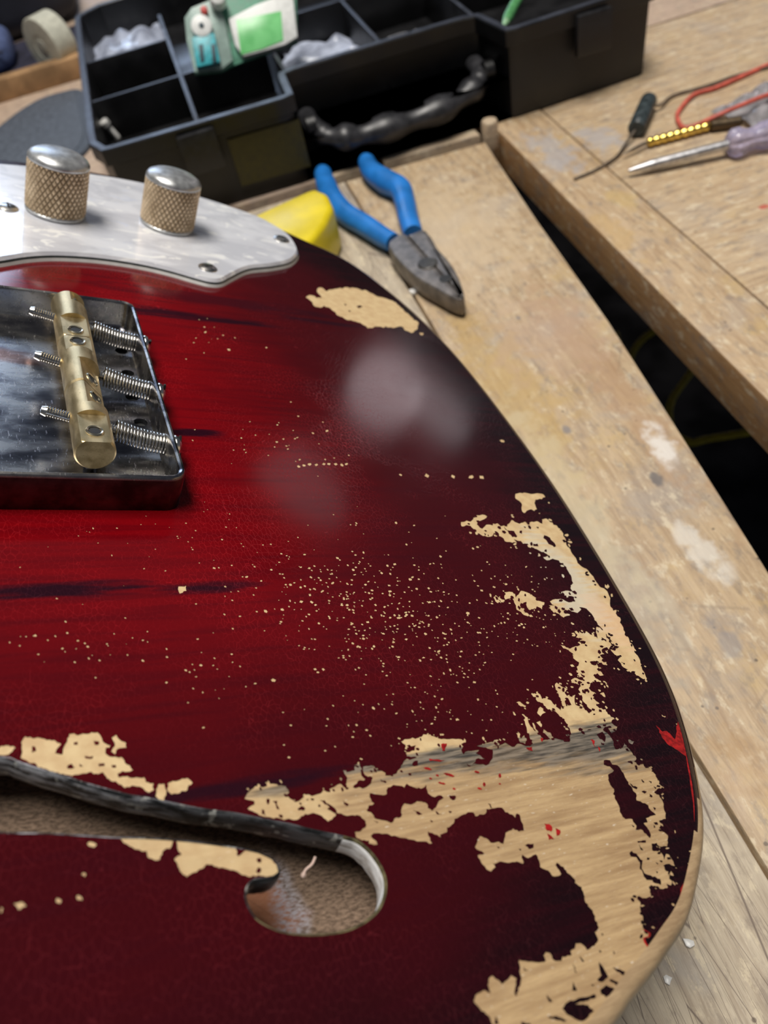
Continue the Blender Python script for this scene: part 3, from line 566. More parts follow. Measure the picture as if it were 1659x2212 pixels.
# ---- sound hole: cut edge of the top and the chamber under it
m_fe = Mat('sound_hole_edge_dark'); e1 = m_fe.noise(m_fe.pos((0.15, 0.3, 0.9)), 1.0, 6, 0.65); e2 = m_fe.noise(m_fe.pos((0.5,) * 3, (7, 0, 0)), 1.0, 5)
fx = m_fe.sep(m_fe.pos((1, 1, 1)))
gl = m_fe.ramp(fx[0], -24, -8, 1, 0.25)
fc = m_fe.mix(m_fe.math('MULTIPLY', m_fe.ramp(e1, 0.42, 0.60), gl), (0.016, 0.017, 0.018), (0.40, 0.41, 0.44)); fc = m_fe.mix(m_fe.ramp(e2, 0.58, 0.66, 0, 0.8), fc, (0.52, 0.52, 0.48))
m_fe.set(Base_Color=fc, Roughness=0.38, Metallic=0.25); m_fe.bump(e1, 0.6, 0.6)
m_fw = Mat('sound_hole_edge_white'); e3 = m_fw.noise(m_fw.pos((0.3, 0.3, 0.8)), 1.0, 5)
m_fw.set(Base_Color=m_fw.mix(m_fw.ramp(e3, 0.35, 0.55), (0.50, 0.46, 0.42), (0.92, 0.92, 0.92)), Roughness=0.5); m_fw.bump(e3, 0.5, 0.4)
m_fo = plain('sound_hole_edge_olive', (0.13, 0.11, 0.05), 0.45, var=0.4, scale=0.5)
prof = [(-0.05, LT + 0.005), (0.1, LT), (0.35, -0.25), (0.4, -1.0), (0.35, -2.4), (0.15, -3.9), (-0.3, -4.8)]
V = []; F = []; MI = []; k = len(FH)
FHD = np.array(catmull(FH, 3, True)); k = len(FHD)
jit = [rnd.uniform(-0.12, 0.12) for _ in range(k)]
for d, z in prof: V += [(x, y, z) for x, y in offset(FHD, d)]
V = [(x, y, z + (jit[i % k] if z < -0.5 else 0)) for i, (x, y, z) in enumerate(V)]
for r in range(len(prof) - 1):
    for i in range(k):
        j = (i + 1) % k; F.append([r * k + i, r * k + j, (r + 1) * k + j, (r + 1) * k + i])
        mx, my = FHD[i]
        if mx > 10.2 and my > -121.8: MI.append(1 if 1 < r else 2)
        elif (mx < 11 and my > -113 and mx > -3.5) or (mx <= -3.5 and my > np.interp(mx, [-60, -34, -20, -6], [-85, -95, -99.5, -106.5])): MI.append(0)
        else: MI.append(2 if my < -118 or mx > 8 else 0)
gpart('sound_hole_edge', V, F, None, parent=body, mats=[m_fe.m, m_fw.m, m_fo], midx=MI, label='dark worn cut edge of the sound hole, whitish at its round end')
CHR = [float(t) for t in BGP(565, 1975, -14)[:2]]; CHG = [float(t) for t in BGP(625, 1960, -14)[:2]]
m_ch = Mat('sound_chamber_brown'); h1 = m_ch.noise(m_ch.pos((0.9, 2.2, 1), (0, 0, 0), (0, 0, 0.9)), 1.0, 6, 0.7); h2 = m_ch.noise(m_ch.pos((0.12,) * 3), 1.0, 5)
hc = m_ch.mix(m_ch.ramp(h1, 0.35, 0.65), (0.11, 0.07, 0.045), (0.33, 0.225, 0.155)); hp = m_ch.pos((1, 1, 1)); hw = m_ch.ramp(h2, 0.3, 0.7, -0.5, 0.5)
hc = m_ch.mix(m_ch.math('MULTIPLY', m_ch.ell(hp, *CHR, 4.5, 6, 0.4, hw), 0.75), hc, (0.45, 0.17, 0.08))
hc = m_ch.mix(m_ch.math('MULTIPLY', m_ch.ell(hp, *CHG, 2.0, 8, 0.6, hw), m_ch.ramp(h1, 0.38, 0.6, 0.05, 0.8)), hc, (0.42, 0.42, 0.48))
hcr = m_ch.voro(m_ch.pos((0.12, 0.12, 0.1)), 1.0, 'DISTANCE_TO_EDGE'); hc = m_ch.mix(m_ch.ramp(hcr, 0.002, 0.008, 0.35, 0), hc, (0.03, 0.02, 0.015))
m_ch.set(Base_Color=hc, Roughness=0.75); m_ch.bump(h1, 0.6, 0.5)
P = ccw([(-75, -128), (28, -128), (28, -80), (-20, -60), (-75, -60)]); V = []; F = []; k = len(P)
for d, z in ((0, -5.0), (0, -14.0)): V += [(x, y, z) for x, y in offset(P, d)]
for i in range(k): j = (i + 1) % k; F.append([j, i, i + k, j + k])
F.append([k + i for i in range(k)])
gpart('sound_chamber', V, F, m_ch.m, parent=body, smooth=False, label='brown dusty floor seen through the sound hole')
V, F = tube(catmull([(6.8, -110.2, -4.6), (6.2, -110.9, -5.2), (5.2, -111.3, -5.8), (4.6, -112.1, -6.2)], 5), [0.2] * 12 + [0.3, 0.38, 0.36, 0.2], 7)
gpart('wood_splinter', V, F, plain('splinter_pink', (0.62, 0.45, 0.38), 0.6), parent=body)

# ---- pickguard
PG_PX = [(55, 364), (194, 381), (304, 400), (422, 428), (549, 470), (591, 491), (624, 512), (643, 537), (646, 554), (629, 571), (591, 580), (540, 586), (506, 601), (481, 614), (456, 615), (422, 607), (363, 590), (295, 575), (211, 563), (127, 558), (63, 561), (0, 571)]
pgp = [tuple(BGP(x, y, 1.0)[:2]) for x, y in PG_PX] + [(-45, 54), (-58, 47), (-90, 44), (-120, 46), (-150, 44), (-165, 52), (-165, 78), (-150, 100), (-120, 108), (-90, 113), (-60, 128)]
PGO = ccw(catmull(pgp, 5, True))
m_pl = Mat('white_pearloid'); v1 = m_pl.voro(m_pl.pos((0.10, 0.16, 0.1), (0, 0, 0), (0, 0, 0.4)), 1.0, 'SMOOTH_F1', 1); nz = m_pl.noise(m_pl.pos((0.05, 0.09, 0.1), (2, 0, 0), (0, 0, -0.5)), 1.0, 4, 0.55, 1.2)
fl = m_pl.noise(m_pl.pos((0.075, 0.16, 0.1), (0, 0, 0), (0, 0, 0.35)), 1.0, 3, 0.5, 1.6)
pc = m_pl.mix(m_pl.ramp(nz, 0.35, 0.65), (0.60, 0.61, 0.66), (0.78, 0.79, 0.83)); pc = m_pl.mix(m_pl.ramp(fl, 0.60, 0.66, 0, 0.8), pc, (0.97, 0.97, 0.95)); pc = m_pl.mix(m_pl.ramp(fl, 0.35, 0.28, 0, 0.5), pc, (0.60, 0.66, 0.82))
m_pl.set(Base_Color=pc, Roughness=0.22, Coat_Weight=0.6, Coat_Roughness=0.05)
def slab(P, z0, z1, d0, d1):
    A = offset(P, d0); B = offset(P, d1); k = len(P); V = [(x, y, z0) for x, y in A] + [(x, y, z1) for x, y in B]
    return V, [[i, (i + 1) % k, k + (i + 1) % k, k + i] for i in range(k)] + [list(range(k - 1, -1, -1)), [k + i for i in range(k)]]
V, F = slab(PGO, 1.5, 2.4, 0.8, 1.5); pguard = gpart('pickguard', V, F, m_pl.m, angle=20, label='white pearloid pickguard with black and white edge layers')
V, F = slab(PGO, 0.95, 1.5, 0.4, 0.8); gpart('black_layer', V, F, plain('black_ply', (0.03, 0.035, 0.033), 0.4), parent=pguard, angle=20)
V, F = slab(PGO, 0.1, 0.95, 0.0, 0.4); gpart('white_layer', V, F, plain('white_ply', (0.74, 0.75, 0.72), 0.4, var=0.05), parent=pguard, angle=20)
m_nick = plain('aged_nickel', (0.62, 0.60, 0.56), 0.30, 1.0, 0.15, 0.6); m_slot = plain('screw_slot_dark', (0.02, 0.02, 0.02), 0.6)
for (x, y) in ((17, 449), (608, 517), (449, 579)):
    c0 = BGP(x, y, 2.4)
    sc = gpart('pickguard_screw', *lathe([(0.01, 0.2), (3.1, 0.2), (3.0, 0.45), (2.2, 0.95), (0.9, 1.15), (0.01, 1.18)], 20, (c0[0], c0[1], 2.2)), m_nick, parent=pguard)
    V, F = boxg(-1.7, 1.7, -0.32, 0.32, 0, 0.35, 0.05); a = rnd.uniform(0, 3); V = [(u * math.cos(a) - v * math.sin(a) + c0[0], u * math.sin(a) + v * math.cos(a) + c0[1], w + 3.1) for u, v, w in V]
    gpart('screw_slot', V, F, m_slot, parent=pguard)

# ---- control knobs with diamond knurling
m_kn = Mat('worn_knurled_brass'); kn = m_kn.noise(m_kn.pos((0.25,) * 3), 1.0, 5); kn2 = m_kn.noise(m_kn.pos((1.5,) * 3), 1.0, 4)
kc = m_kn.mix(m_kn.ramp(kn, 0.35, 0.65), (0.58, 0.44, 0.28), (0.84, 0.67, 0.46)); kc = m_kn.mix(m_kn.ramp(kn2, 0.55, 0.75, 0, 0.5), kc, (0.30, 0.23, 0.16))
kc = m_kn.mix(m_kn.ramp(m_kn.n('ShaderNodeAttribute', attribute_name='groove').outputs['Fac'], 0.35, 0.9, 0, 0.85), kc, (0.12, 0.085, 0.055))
m_kn.set(Base_Color=kc, Metallic=0.45, Roughness=0.42)
M_DOME = plain('dull_nickel_dome', (0.56, 0.57, 0.57), 0.36, 0.75, 0.12, 0.35)
for kx, ky, kh in ((-13.9, 105.0, 19.3), (21.6, 110.6, 18.6)):
    R = 8.95; nz_, na = 66, 272; V = []; F = []; GR = []
    for i in range(nz_ + 1):
        t = i / nz_; z = 2.6 + 1.1 + t * (kh - 5.2); r0 = R - 0.5 * (1 - t) * 0
        for j in range(na):
            a = 2 * math.pi * j / na; u = a * 34 / (2 * math.pi); w = t * 5.5
            p = abs(((u + w) % 1) - 0.5) * 2; q = abs(((u - w) % 1) - 0.5) * 2
            dep = max(p ** 2.2, q ** 2.2); rr = R - 0.55 * dep
            if i in (0, nz_): rr = R - 0.35
            V.append((kx + rr * math.cos(a), ky + rr * math.sin(a), z)); GR.append(dep)
    for i in range(nz_):
        for j in range(na):
            jj = (j + 1) % na; F.append([i * na + j, i * na + jj, (i + 1) * na + jj, (i + 1) * na + j])
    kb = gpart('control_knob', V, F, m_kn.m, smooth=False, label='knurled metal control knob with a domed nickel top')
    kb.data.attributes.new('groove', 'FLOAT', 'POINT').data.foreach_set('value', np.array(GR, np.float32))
    gpart('base_ring', *lathe([(0.01, 2.45), (R - 0.5, 2.45), (R - 0.1, 2.8), (R - 0.1, 3.4), (R - 0.4, 3.75)], 64, (kx, ky, 0)), M_DOME, parent=kb)
    zt = 2.6 + 1.1 + kh - 5.2
    gpart('domed_cap', *lathe([(R - 0.35, zt - 0.05), (R - 0.05, zt + 0.25), (R - 0.1, zt + 1.0), (R - 0.7, zt + 1.9), (R - 2.2, zt + 2.75), (R - 4.5, zt + 3.25), (2, zt + 3.5), (0.01, zt + 3.55)], 64, (kx, ky, 0)), M_DOME, parent=kb, angle=60)

# ---- bridge
m_st = Mat('worn_bridge_steel'); b1 = m_st.noise(m_st.pos((0.07, 0.16, 0.1)), 1.0, 5); b2 = m_st.noise(m_st.pos((0.9, 0.9, 0.9)), 1.0, 5, 0.65); b3 = m_st.noise(m_st.pos((2.2, 0.5, 1), (3, 0, 0), (0, 0, 0.6)), 1.0, 4)
bc = m_st.mix(m_st.ramp(b1, 0.38, 0.62), (0.20, 0.20, 0.23), (0.52, 0.50, 0.47)); bc = m_st.mix(m_st.ramp(b2, 0.58, 0.72, 0, 0.6), bc, (0.16, 0.13, 0.11))
bc = m_st.mix(m_st.math('MULTIPLY', m_st.ell(m_st.pos((1, 1, 1)), -36, 15, 12, 3, 0.6, m_st.ramp(b1, 0.3, 0.7, -0.5, 0.5)), 0.6), bc, (0.45, 0.20, 0.11))
m_st.set(Base_Color=bc, Metallic=1.0, Roughness=m_st.math('ADD', m_st.ramp(b1, 0.3, 0.7, 0.16, 0.30), m_st.ramp(b3, 0.6, 0.75, 0, 0.25))); m_st.bump(b2, 0.12, 0.1)
M_ST = m_st.m; M_CHR = plain('bright_steel', (0.72, 0.71, 0.69), 0.18, 1.0, 0.08, 0.8)
x0, x1, y0, y1 = -98.0, 0.0, -37.4, 37.4; RW = 3.6
def uline(d):                                     # open line: far rail, rounded corner, back wall, near rail
    P = [(x0, y1 - d)]
    for cx, cy, a0 in ((x1 - RW, y1 - RW, 90), (x1 - RW, y0 + RW, 0)):
        for i in range(9):
            a = math.radians(a0 - 90 * i / 8); P.append((cx + (RW - d) * math.cos(a), cy + (RW - d) * math.sin(a)))
    P.append((x0, y0 + d)); return P
wallp = [(0.0, LT + 0.05), (0.0, 7.5), (0.25, 8.1), (0.7, 8.3), (1.15, 8.1), (1.4, 7.5), (1.4, 2.0), (1.9, 1.4)]
V = []; F = []; k = len(uline(0))
for d, z in wallp: V += [(x, y, z) for x, y in uline(d)]
for r in range(len(wallp) - 1):
    for i in range(k - 1): F.append([r * k + i, r * k + i + 1, (r + 1) * k + i + 1, (r + 1) * k + i])
HOLES = [BGP(276, 806, 1.4)[:2], BGP(304, 912, 1.4)[:2], BGP(262, 758, 1.4)[:2], BGP(285, 858, 1.4)[:2]]
circ = [np.array([(hx + 1.5 * math.cos(i * math.pi / 8), hy + 1.5 * math.sin(i * math.pi / 8)) for i in range(16)]) for hx, hy in HOLES]
inner = np.array(uline(1.9))[::-1]
FV, FF = cdt([inner] + circ); cen = np.array([FV[f].mean(0) for f in FF]); ok = inside(cen, inner)
for c_ in circ: ok &= ~inside(cen, c_)
n0 = len(V); V += [(a, b, 1.4) for a, b in FV]; F += [[i + n0 for i in f] for f, q in zip(FF, ok) if q]
for c_ in circ:
    n0 = len(V); V += [(a, b, 1.4) for a, b in c_] + [(a, b, 0.15) for a, b in c_]
    F += [[n0 + (i + 1) % 16, n0 + i, n0 + 16 + i, n0 + 16 + (i + 1) % 16] for i in range(16)] 
M_OUTER = plain('dark_outer_steel', (0.11, 0.085, 0.085), 0.22, 1.0, 0.3, 0.2)  # darker steel for the outer face of the tray walls
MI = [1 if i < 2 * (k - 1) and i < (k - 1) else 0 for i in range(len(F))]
bridge = gpart('bridge_plate', V, F, None, mats=[M_ST, M_OUTER], midx=MI, angle=40, label='worn steel bridge tray with raised walls')
for c_ in circ:
    V = [(a, b, 1.2) for a, b in c_]; V += [(a, b, 0.13) for a, b in c_]
    gpart('mounting_hole', V, [[(i + 1) % 16, i, 16 + i, 16 + (i + 1) % 16] for i in range(16)] + [list(range(16, 32))], m_slot, parent=bridge)

m_br = Mat('aged_brass'); r1 = m_br.noise(m_br.pos((0.4, 0.15, 0.4)), 1.0, 5); r2 = m_br.noise(m_br.pos((2.5,) * 3), 1.0, 4)
rc = m_br.mix(m_br.ramp(r1, 0.35, 0.65), (0.60, 0.47, 0.25), (0.80, 0.66, 0.40)); rc = m_br.mix(m_br.ramp(r2, 0.58, 0.75, 0, 0.4), rc, (0.30, 0.22, 0.11))
m_br.set(Base_Color=rc, Metallic=1.0, Roughness=m_br.ramp(r1, 0.3, 0.7, 0.38, 0.5)); M_BR = m_br.m
SX, SZ, SR = -16.3, 7.0, 3.95
# (y range, list of flats: (from, to, flat normal angle in degrees, distance)), hole positions
SAD = [((33.2, 12.9), [(33.0, 28.6, 38, 2.5), (21.5, 12.9, 90, 2.8)], [(31.0, 38, 2.5), (15.4, 90, 2.8)]),
       ((12.6, -7.4), [(12.6, 6.2, 90, 2.8), (1.5, -7.4, 44, 2.3)], [(10.2, 90, 2.8), (-3.9, 44, 2.3)]),
       ((-7.7, -28.6), [(-7.7, -16.0, 44, 2.3), (-19.2, -28.6, 90, 2.8)], [(-11.0, 44, 2.3), (-25.0, 90, 2.8)])]
m_grub = plain('grub_screw_steel', (0.70, 0.64, 0.48), 0.25, 1.0)
for si, ((ya, yb), flats, holes) in enumerate(SAD):
    ys = sorted({ya, yb, ya - 0.35, yb + 0.35} | {f[0] for f in flats} | {f[1] for f in flats} | {f[0] - 0.02 for f in flats if f[0] < ya - .1} | {f[0] + 0.02 for f in flats} | {f[1] - 0.02 for f in flats} | {f[1] + .02 for f in flats} | set(np.linspace(ya, yb, 12).tolist()), reverse=True)
    ys = [y for y in ys if yb - 1e-6 <= y <= ya + 1e-6]; n = 48; V = []; F = []
    for y in ys:
        e = min(ya - y, y - yb); ins = 0.35 * (1 - min(1, e / 0.35))
        for j in range(n):
            a = 2 * math.pi * j / n; r = SR - ins
            for f0, f1, ang, d in flats:
                if f1 - 1e-6 <= y <= f0 + 1e-6:
                    ca = math.cos(a - math.radians(ang))
                    if ca > 1e-3: r = min(r, d / ca)
            V.append((SX + r * math.cos(a), y, SZ + r * math.sin(a)))
    for i in range(len(ys) - 1):
        for j in range(n): F.append([i * n + j, i * n + (j + 1) % n, (i + 1) * n + (j + 1) % n, (i + 1) * n + j])
    F.append(list(range(n - 1, -1, -1))); F.append([(len(ys) - 1) * n + j for j in range(n)])
    gpart('saddle', V, F, M_BR, parent=bridge, angle=28, label='barrel-shaped brass saddle with filed flats')
    for hy, ang, d in holes:
        a = math.radians(ang); ax = (math.cos(a), 0, math.sin(a)); c0 = (SX, hy, SZ)
        gpart('height_screw', *lathe([(1.2, d - 0.9), (1.25, d + 0.25), (1.55, d + 0.35), (1.75, d + 0.1), (1.75, d - 0.3)], 18, c0, ax), m_grub, parent=bridge)
        gpart('screw_socket', *lathe([(0.01, d + 0.12), (1.15, d + 0.12), (1.25, d - 0.2)][::-1], 14, c0, ax), m_slot, parent=bridge)
        pr = []
        for i in range(11): pr += [(1.35, -3.6 - i * 0.2), (1.1, -3.7 - i * 0.2)]
        gpart('height_screw_tip', *lathe(pr[::-1], 14, (SX, hy, SZ), (0, 0, 1)), M_CHR, parent=bridge)
m_spr = plain('spring_steel', (0.74, 0.72, 0.68), 0.20, 1.0, 0.1, 0.8)
for hy, ty in ((21.6, 26.0), (-0.5, 5.6), (-21.2, -16.0)):
    A = np.array([1.0, hy, 4.3]); B = np.array([-25.5, hy + (ty - hy) * 1.0, 8.1]); D = (B - A) / np.linalg.norm(B - A)
    L = np.linalg.norm(B - A); pr = [(0.01, 0.0)]
    for i in range(int((L - 1) / 0.5)): pr += [(0.95, 0.3 + i * 0.5), (1.2, 0.55 + i * 0.5)]
    pr += [(0.9, L - 0.2), (0.01, L)]
    gpart('intonation_screw', *lathe(pr, 12, A, D), M_CHR, parent=bridge)
    gpart('screw_head', *lathe([(2.5, 0.15), (2.6, 0.5), (2.3, 1.2), (1.4, 1.75), (0.01, 1.9)], 20, A - np.array([0.9, 0, 0]), (1, 0, 0)), M_CHR, parent=bridge)
    V, F = boxg(-2.4, 2.4, -0.3, 0.3, 0, 0.5, 0.05); aa = rnd.uniform(0, 3)
    gpart('screw_slot', [(A[0] + 0.55 + w, A[1] + u * math.cos(aa) - v * math.sin(aa), A[2] + u * math.sin(aa) + v * math.cos(aa)) for u, v, w in V], F, m_slot, parent=bridge)
    turns = 17; s0, s1 = 1.3, 12.6; U = np.cross(D, (0, 0, 1)); U /= np.linalg.norm(U); W = np.cross(D, U); pts = []
    for i in range(turns * 14 + 1):
        t = i / (turns * 14); a = 2 * math.pi * turns * t; sag = -0.45 * math.sin(math.pi * t)
        pts.append(A + D * (s0 + (s1 - s0) * t) + 2.05 * (math.cos(a) * U + math.sin(a) * W) + np.array([0, 0, sag]))
    gpart('spring', *tube(pts, 0.27, 6), m_spr, parent=bridge, angle=80)
#--BENCH--
# ------------------------------------------------------------------ black organiser case behind the guitar
def chaikin(P, it=2, q=0.2):
    P = np.array(P, float)
    for _ in range(it):
        n = np.roll(P, -1, 0); P = np.stack([P * (1 - q) + n * q, P * q + n * (1 - q)], 1).reshape(-1, 2)
    return P
m_blk = Mat('black_case_plastic'); k1 = m_blk.noise(m_blk.pos((0.05,) * 3), 1.0, 4); k2 = m_blk.noise(m_blk.pos((1.2,) * 3), 1.0, 5)
m_blk.set(Base_Color=m_blk.mix(m_blk.ramp(k1, 0.3, 0.7), (0.0035, 0.0036, 0.0042), (0.008, 0.008, 0.0095)), Roughness=m_blk.ramp(k1, 0.3, 0.7, 0.36, 0.5)); m_blk.bump(k2, 0.15, 0.2)
M_BLK = m_blk.m
M_SHEEN = plain('painted_case_sheen', (0.036, 0.040, 0.055), 0.45, var=0.2, scale=0.1)  # window sheen painted as a lighter bluish colour on rim and divider tops
def paint_sheen(o, zmin):
    o.data.materials.append(M_SHEEN); vv = o.data.vertices
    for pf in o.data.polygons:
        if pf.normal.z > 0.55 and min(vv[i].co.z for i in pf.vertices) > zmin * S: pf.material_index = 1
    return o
case = thing('organiser_case', 'open black plastic organiser case with divided compartments and a recessed carry handle', 'tool case', (105, 565, 0))
CP = ccw(chaikin([(-56, 437), (54.5, 432.5), (56.5, 467), (166.5, 465), (172, 430), (266, 434), (266, 698), (-56, 698)], 2, 0.06))
FL = 22.0
def ringrows(rows):
    V = []; F = []; k = len(CP)
    for d, z in rows: V += [(x, y, z) for x, y in offset(CP, d)]
    for r in range(len(rows) - 1):
        for i in range(k): j = (i + 1) % k; F.append([r * k + i, r * k + j, (r + 1) * k + j, (r + 1) * k + i])
    return V, F, k
V, F, k = ringrows([(2.6, 39.5), (0.4, 39.2), (0, 39.6), (0, 47.2), (0.5, 48), (4.0, 48), (4.5, 47.4), (4.7, FL)])
F.append([7 * k + i for i in range(k)])
paint_sheen(obj('tray', V, F, M_BLK, case, angle=30), 40)
V, F, k = ringrows([(4.5, 0.3), (3.6, 0.8), (2.7, 39.6)]); F.append([i for i in range(k - 1, -1, -1)])
obj('case_body', V, F, M_BLK, case, angle=30)
def divider(xa, xb, ya, yb, zt=45.5):
    V, F = boxg(xa, xb, ya, yb, FL, zt, 0.4); paint_sheen(obj('divider', V, F, M_BLK, case), 40)
divider(-52, 54.5, 515.7, 518); divider(-52, 3, 586.5, 588.8, 45); divider(1, 3.4, 441, 640); divider(57, 59.2, 470, 640); divider(113, 115.2, 469, 560); divider(168, 170.2, 468, 694)
divider(60, 168, 560, 562); divider(171, 262, 540, 542)
hp_ = catmull([(62, 464, 24), (63, 450, 22.5), (70, 439, 19), (85, 436.5, 16.5), (110, 436.5, 15.5), (138, 438, 16.5), (156, 443, 19.5), (163.5, 451, 22.5), (164.5, 464, 24)], 9)
hr = [5.2 + (1.3 * math.sin(i * 0.62) if 14 < i < 58 else 0) + 2.2 * math.exp(-((i - 36) / 20) ** 2) for i in range(len(hp_))]
V, F = tube(hp_, hr, 14, 0.85); obj('handle', V, F, plain('handle_grip_plastic', (0.030, 0.030, 0.034), 0.38, var=0.2, scale=0.2), case, angle=70)
for x in (61, 166):
    V, F = tube([(x - 2.5, 446, 25), (x + 2.5, 446, 25)], 5.5, 16); obj('handle_pivot', V, F, M_BLK, case)
for x, y in ((-1, 434.6), (222, 431.8)):
    V, F = boxg(x - 10, x + 10, y - 3.4, y + 0.4, 24, 45, 1.0); obj('latch', V, F, plain('latch_plastic', (0.012, 0.012, 0.014), 0.45), case)
V, F = prism([(14, 0), (54, 0), (54, 26), (14, 26)], 0, 0.4, 0.0); obj('label_sticker', [(x, 436.4 - (x - 14) * 0.038 - z, 9 + y) for x, y, z in V], F, plain('shade_dimmed_label', (0.045, 0.038, 0.003), 0.5), case, smooth=False, label='yellow label on the case front, its colour dimmed for shade')  # shade on the case front is put into the label's colour

# component tester leaning in the tray
TO = np.array([36., 508., 47.2]); TU = np.array([1., 0, 0]); TVv = np.array([0, 0.62, 0.785]); TVv /= np.linalg.norm(TVv); TN = np.cross(TU, TVv)
def BPL(x, y):
    d = RB.T @ _dir(x, y); o = np.array([0, 0, CAMH]); t = ((TO - o) @ TN) / (d @ TN); p = o + d * t - TO
    return (p @ TU, p @ TVv)
tester = thing('component_tester', 'green and clear electronic component tester with a lit green screen', 'tester', TO)
def tpart(name, P, a, b, mat, bev=0.4, parent=None):
    V, F = prism(P, a, b, bev, 2); return obj(name, [TO + u * TU + v * TVv + w * TN for u, v, w in V], F, mat, parent or tester)
m_clear = plain('frosted_clear_plastic', (0.62, 0.80, 0.74), 0.25, var=0.12, scale=0.1, Transmission_Weight=0.45, IOR=1.3)
m_white = plain('white_plastic', (0.82, 0.84, 0.82), 0.4, var=0.06)
m_lcd = Mat('green_backlit_screen'); lz = m_lcd.noise(m_lcd.pos((0.12,) * 3), 1.0, 3)
lc = m_lcd.mix(m_lcd.ramp(lz, 0.3, 0.7), (0.14, 0.52, 0.17), (0.22, 0.66, 0.25)); m_lcd.set(Base_Color=lc, Roughness=0.25, Emission_Color=lc, Emission_Strength=0.10)
m_teal = plain('teal_plastic', (0.05, 0.45, 0.52), 0.35); m_tdark = plain('dark_teal_slot', (0.01, 0.05, 0.07), 0.5); m_redb = plain('red_button', (0.55, 0.06, 0.05), 0.4)
def disc(x, y, r, n=20):
    c0 = np.array(BPL(x, y)); s = np.linalg.norm(np.array(BPL(x + r, y)) - c0); return [(c0[0] + s * math.cos(2 * math.pi * i / n), c0[1] + s * math.sin(2 * math.pi * i / n)) for i in range(n)]
bp_ = lambda L: [BPL(x, y) for x, y in L]
tpart('circuit_board', bp_([(399, 40), (414, 18), (466, -8), (640, -40), (643, 90), (560, 118), (505, 138), (478, 152), (420, 158), (404, 90)]), -4, -2.4, plain('green_board', (0.10, 0.30, 0.20), 0.5))
tpart('clear_cover', bp_([(399, 40), (414, 18), (470, -5), (486, 45), (503, 132), (480, 150), (420, 157), (404, 90)]), -2.4, 1.0, m_clear)
fr = tpart('screen_frame', bp_([(494, 42), (552, 12), (632, -18), (643, 82), (616, 99), (568, 113), (526, 124), (508, 100)]), -2.4, 1.5, m_white, 0.8)
tpart('screen', bp_([(511, 46), (607, 27), (612, 90), (568, 108), (521, 121)]), 1.4, 1.9, m_lcd.m, 0.1, fr)
so = tpart('test_socket', bp_([(416, 88), (464, 78), (477, 140), (426, 152)]), 0.9, 4.5, m_teal, 0.5)
for a, b in ((431, 440), (457, 466)):
    tpart('socket_slot', bp_([(a, 104), (b, 102), (b + 4, 140), (a + 4, 143)]), 4.3, 4.7, m_tdark, 0.05, so)
dl = tpart('dial', disc(437, 63, 23), 0.9, 5, m_white, 0.8); tpart('dial_hub', disc(437, 63, 5.5), 4.9, 5.6, m_tdark, 0.1, dl)
tpart('red_button', disc(442, 27, 8), 0.9, 4, m_redb, 0.4); tpart('knob', disc(472, 6, 18), 0.9, 9, m_white, 1.2)

# crumpled plastic bags and odds and ends in the tray
def crumple(name, label, cat, c, sx, sy, h, mat, seed, rot=0.0, group=None):
    r = np.random.RandomState(seed); n = 18; V = []; F = []
    ph = r.rand(6, 4) * 6.28; fr_ = r.uniform(0.4, 1.9, (6, 2))
    for t in (0, 1):
        for i in range(n + 1):
            for j in range(n + 1):
                u, v = i / n - 0.5, j / n - 0.5
                z = sum(math.sin(6.28 * (fr_[k, 0] * u + fr_[k, 1] * v * (-1) ** k) + ph[k, 0]) for k in range(6)) / 6
                edge = min(1, 4 * (0.5 - max(abs(u), abs(v))))
                w = 1 + 0.08 * math.sin(9 * u + ph[0, 1]) * math.cos(7 * v + ph[1, 1])
                x, y = u * sx * w, v * sy * w
                V.append((c[0] + x * math.cos(rot) - y * math.sin(rot), c[1] + x * math.sin(rot) + y * math.cos(rot), c[2] + h * (0.25 + 0.5 * abs(z) + 0.5 * edge * (1 if t else -0.1) * (0.6 + 0.4 * z))))
    N = (n + 1) ** 2
    for t in (0, 1):
        for i in range(n):
            for j in range(n):
                q = [t * N + i * (n + 1) + j, t * N + (i + 1) * (n + 1) + j, t * N + (i + 1) * (n + 1) + j + 1, t * N + i * (n + 1) + j + 1]
                F.append(q if t else q[::-1])
    zmin = min(v[2] for v in V); V = [(x, y, z - zmin + c[2]) for x, y, z in V]
    return tag(obj(name, V, F, mat, base=(c[0], c[1], c[2]), angle=50), label, cat, group)
m_bag = plain('pale_blue_bag_plastic', (0.62, 0.68, 0.86), 0.22, var=0.2, scale=0.08, Transmission_Weight=0.3)
m_bag2 = plain('clear_bag_plastic', (0.60, 0.60, 0.66), 0.2, var=0.25, scale=0.1, Transmission_Weight=0.45)
crumple('plastic_bag', 'pale blue crumpled plastic bag in the rear left compartment of the case', 'plastic bag', (-25, 656, FL + 0.2), 52, 72, 28, m_bag, 3)
crumple('plastic_bag', 'small silvery blue plastic bag right of the green screen', 'plastic bag', (90, 540, FL + 0.2), 48, 36, 19, m_bag, 8, -0.15)
crumple('plastic_bag', 'grey clear plastic bag at the middle of the organiser case', 'plastic bag', (142, 505, FL + 0.2), 44, 60, 13, m_bag2, 15, 0.3)
b0 = BWP(223, 262, 37); b1 = BWP(258, 301, 24.5)
D = (b1 - b0) / np.linalg.norm(b1 - b0); bolt = thing('bolt', 'small silver bolt lying in the front left compartment of the case', 'bolt', (b0[0], b0[1], FL))
m_bolt = plain('bolt_steel', (0.80, 0.79, 0.76), 0.35, 0.35, 0.08)
obj('bolt_head', *lathe([(0.01, -0.5), (2.4, -0.4), (2.9, 0.3), (2.9, 2.6), (2.6, 3.0), (0.01, 3.0)], 20, b0, D), m_bolt, bolt)
pr = [(0.01, 2.9)]
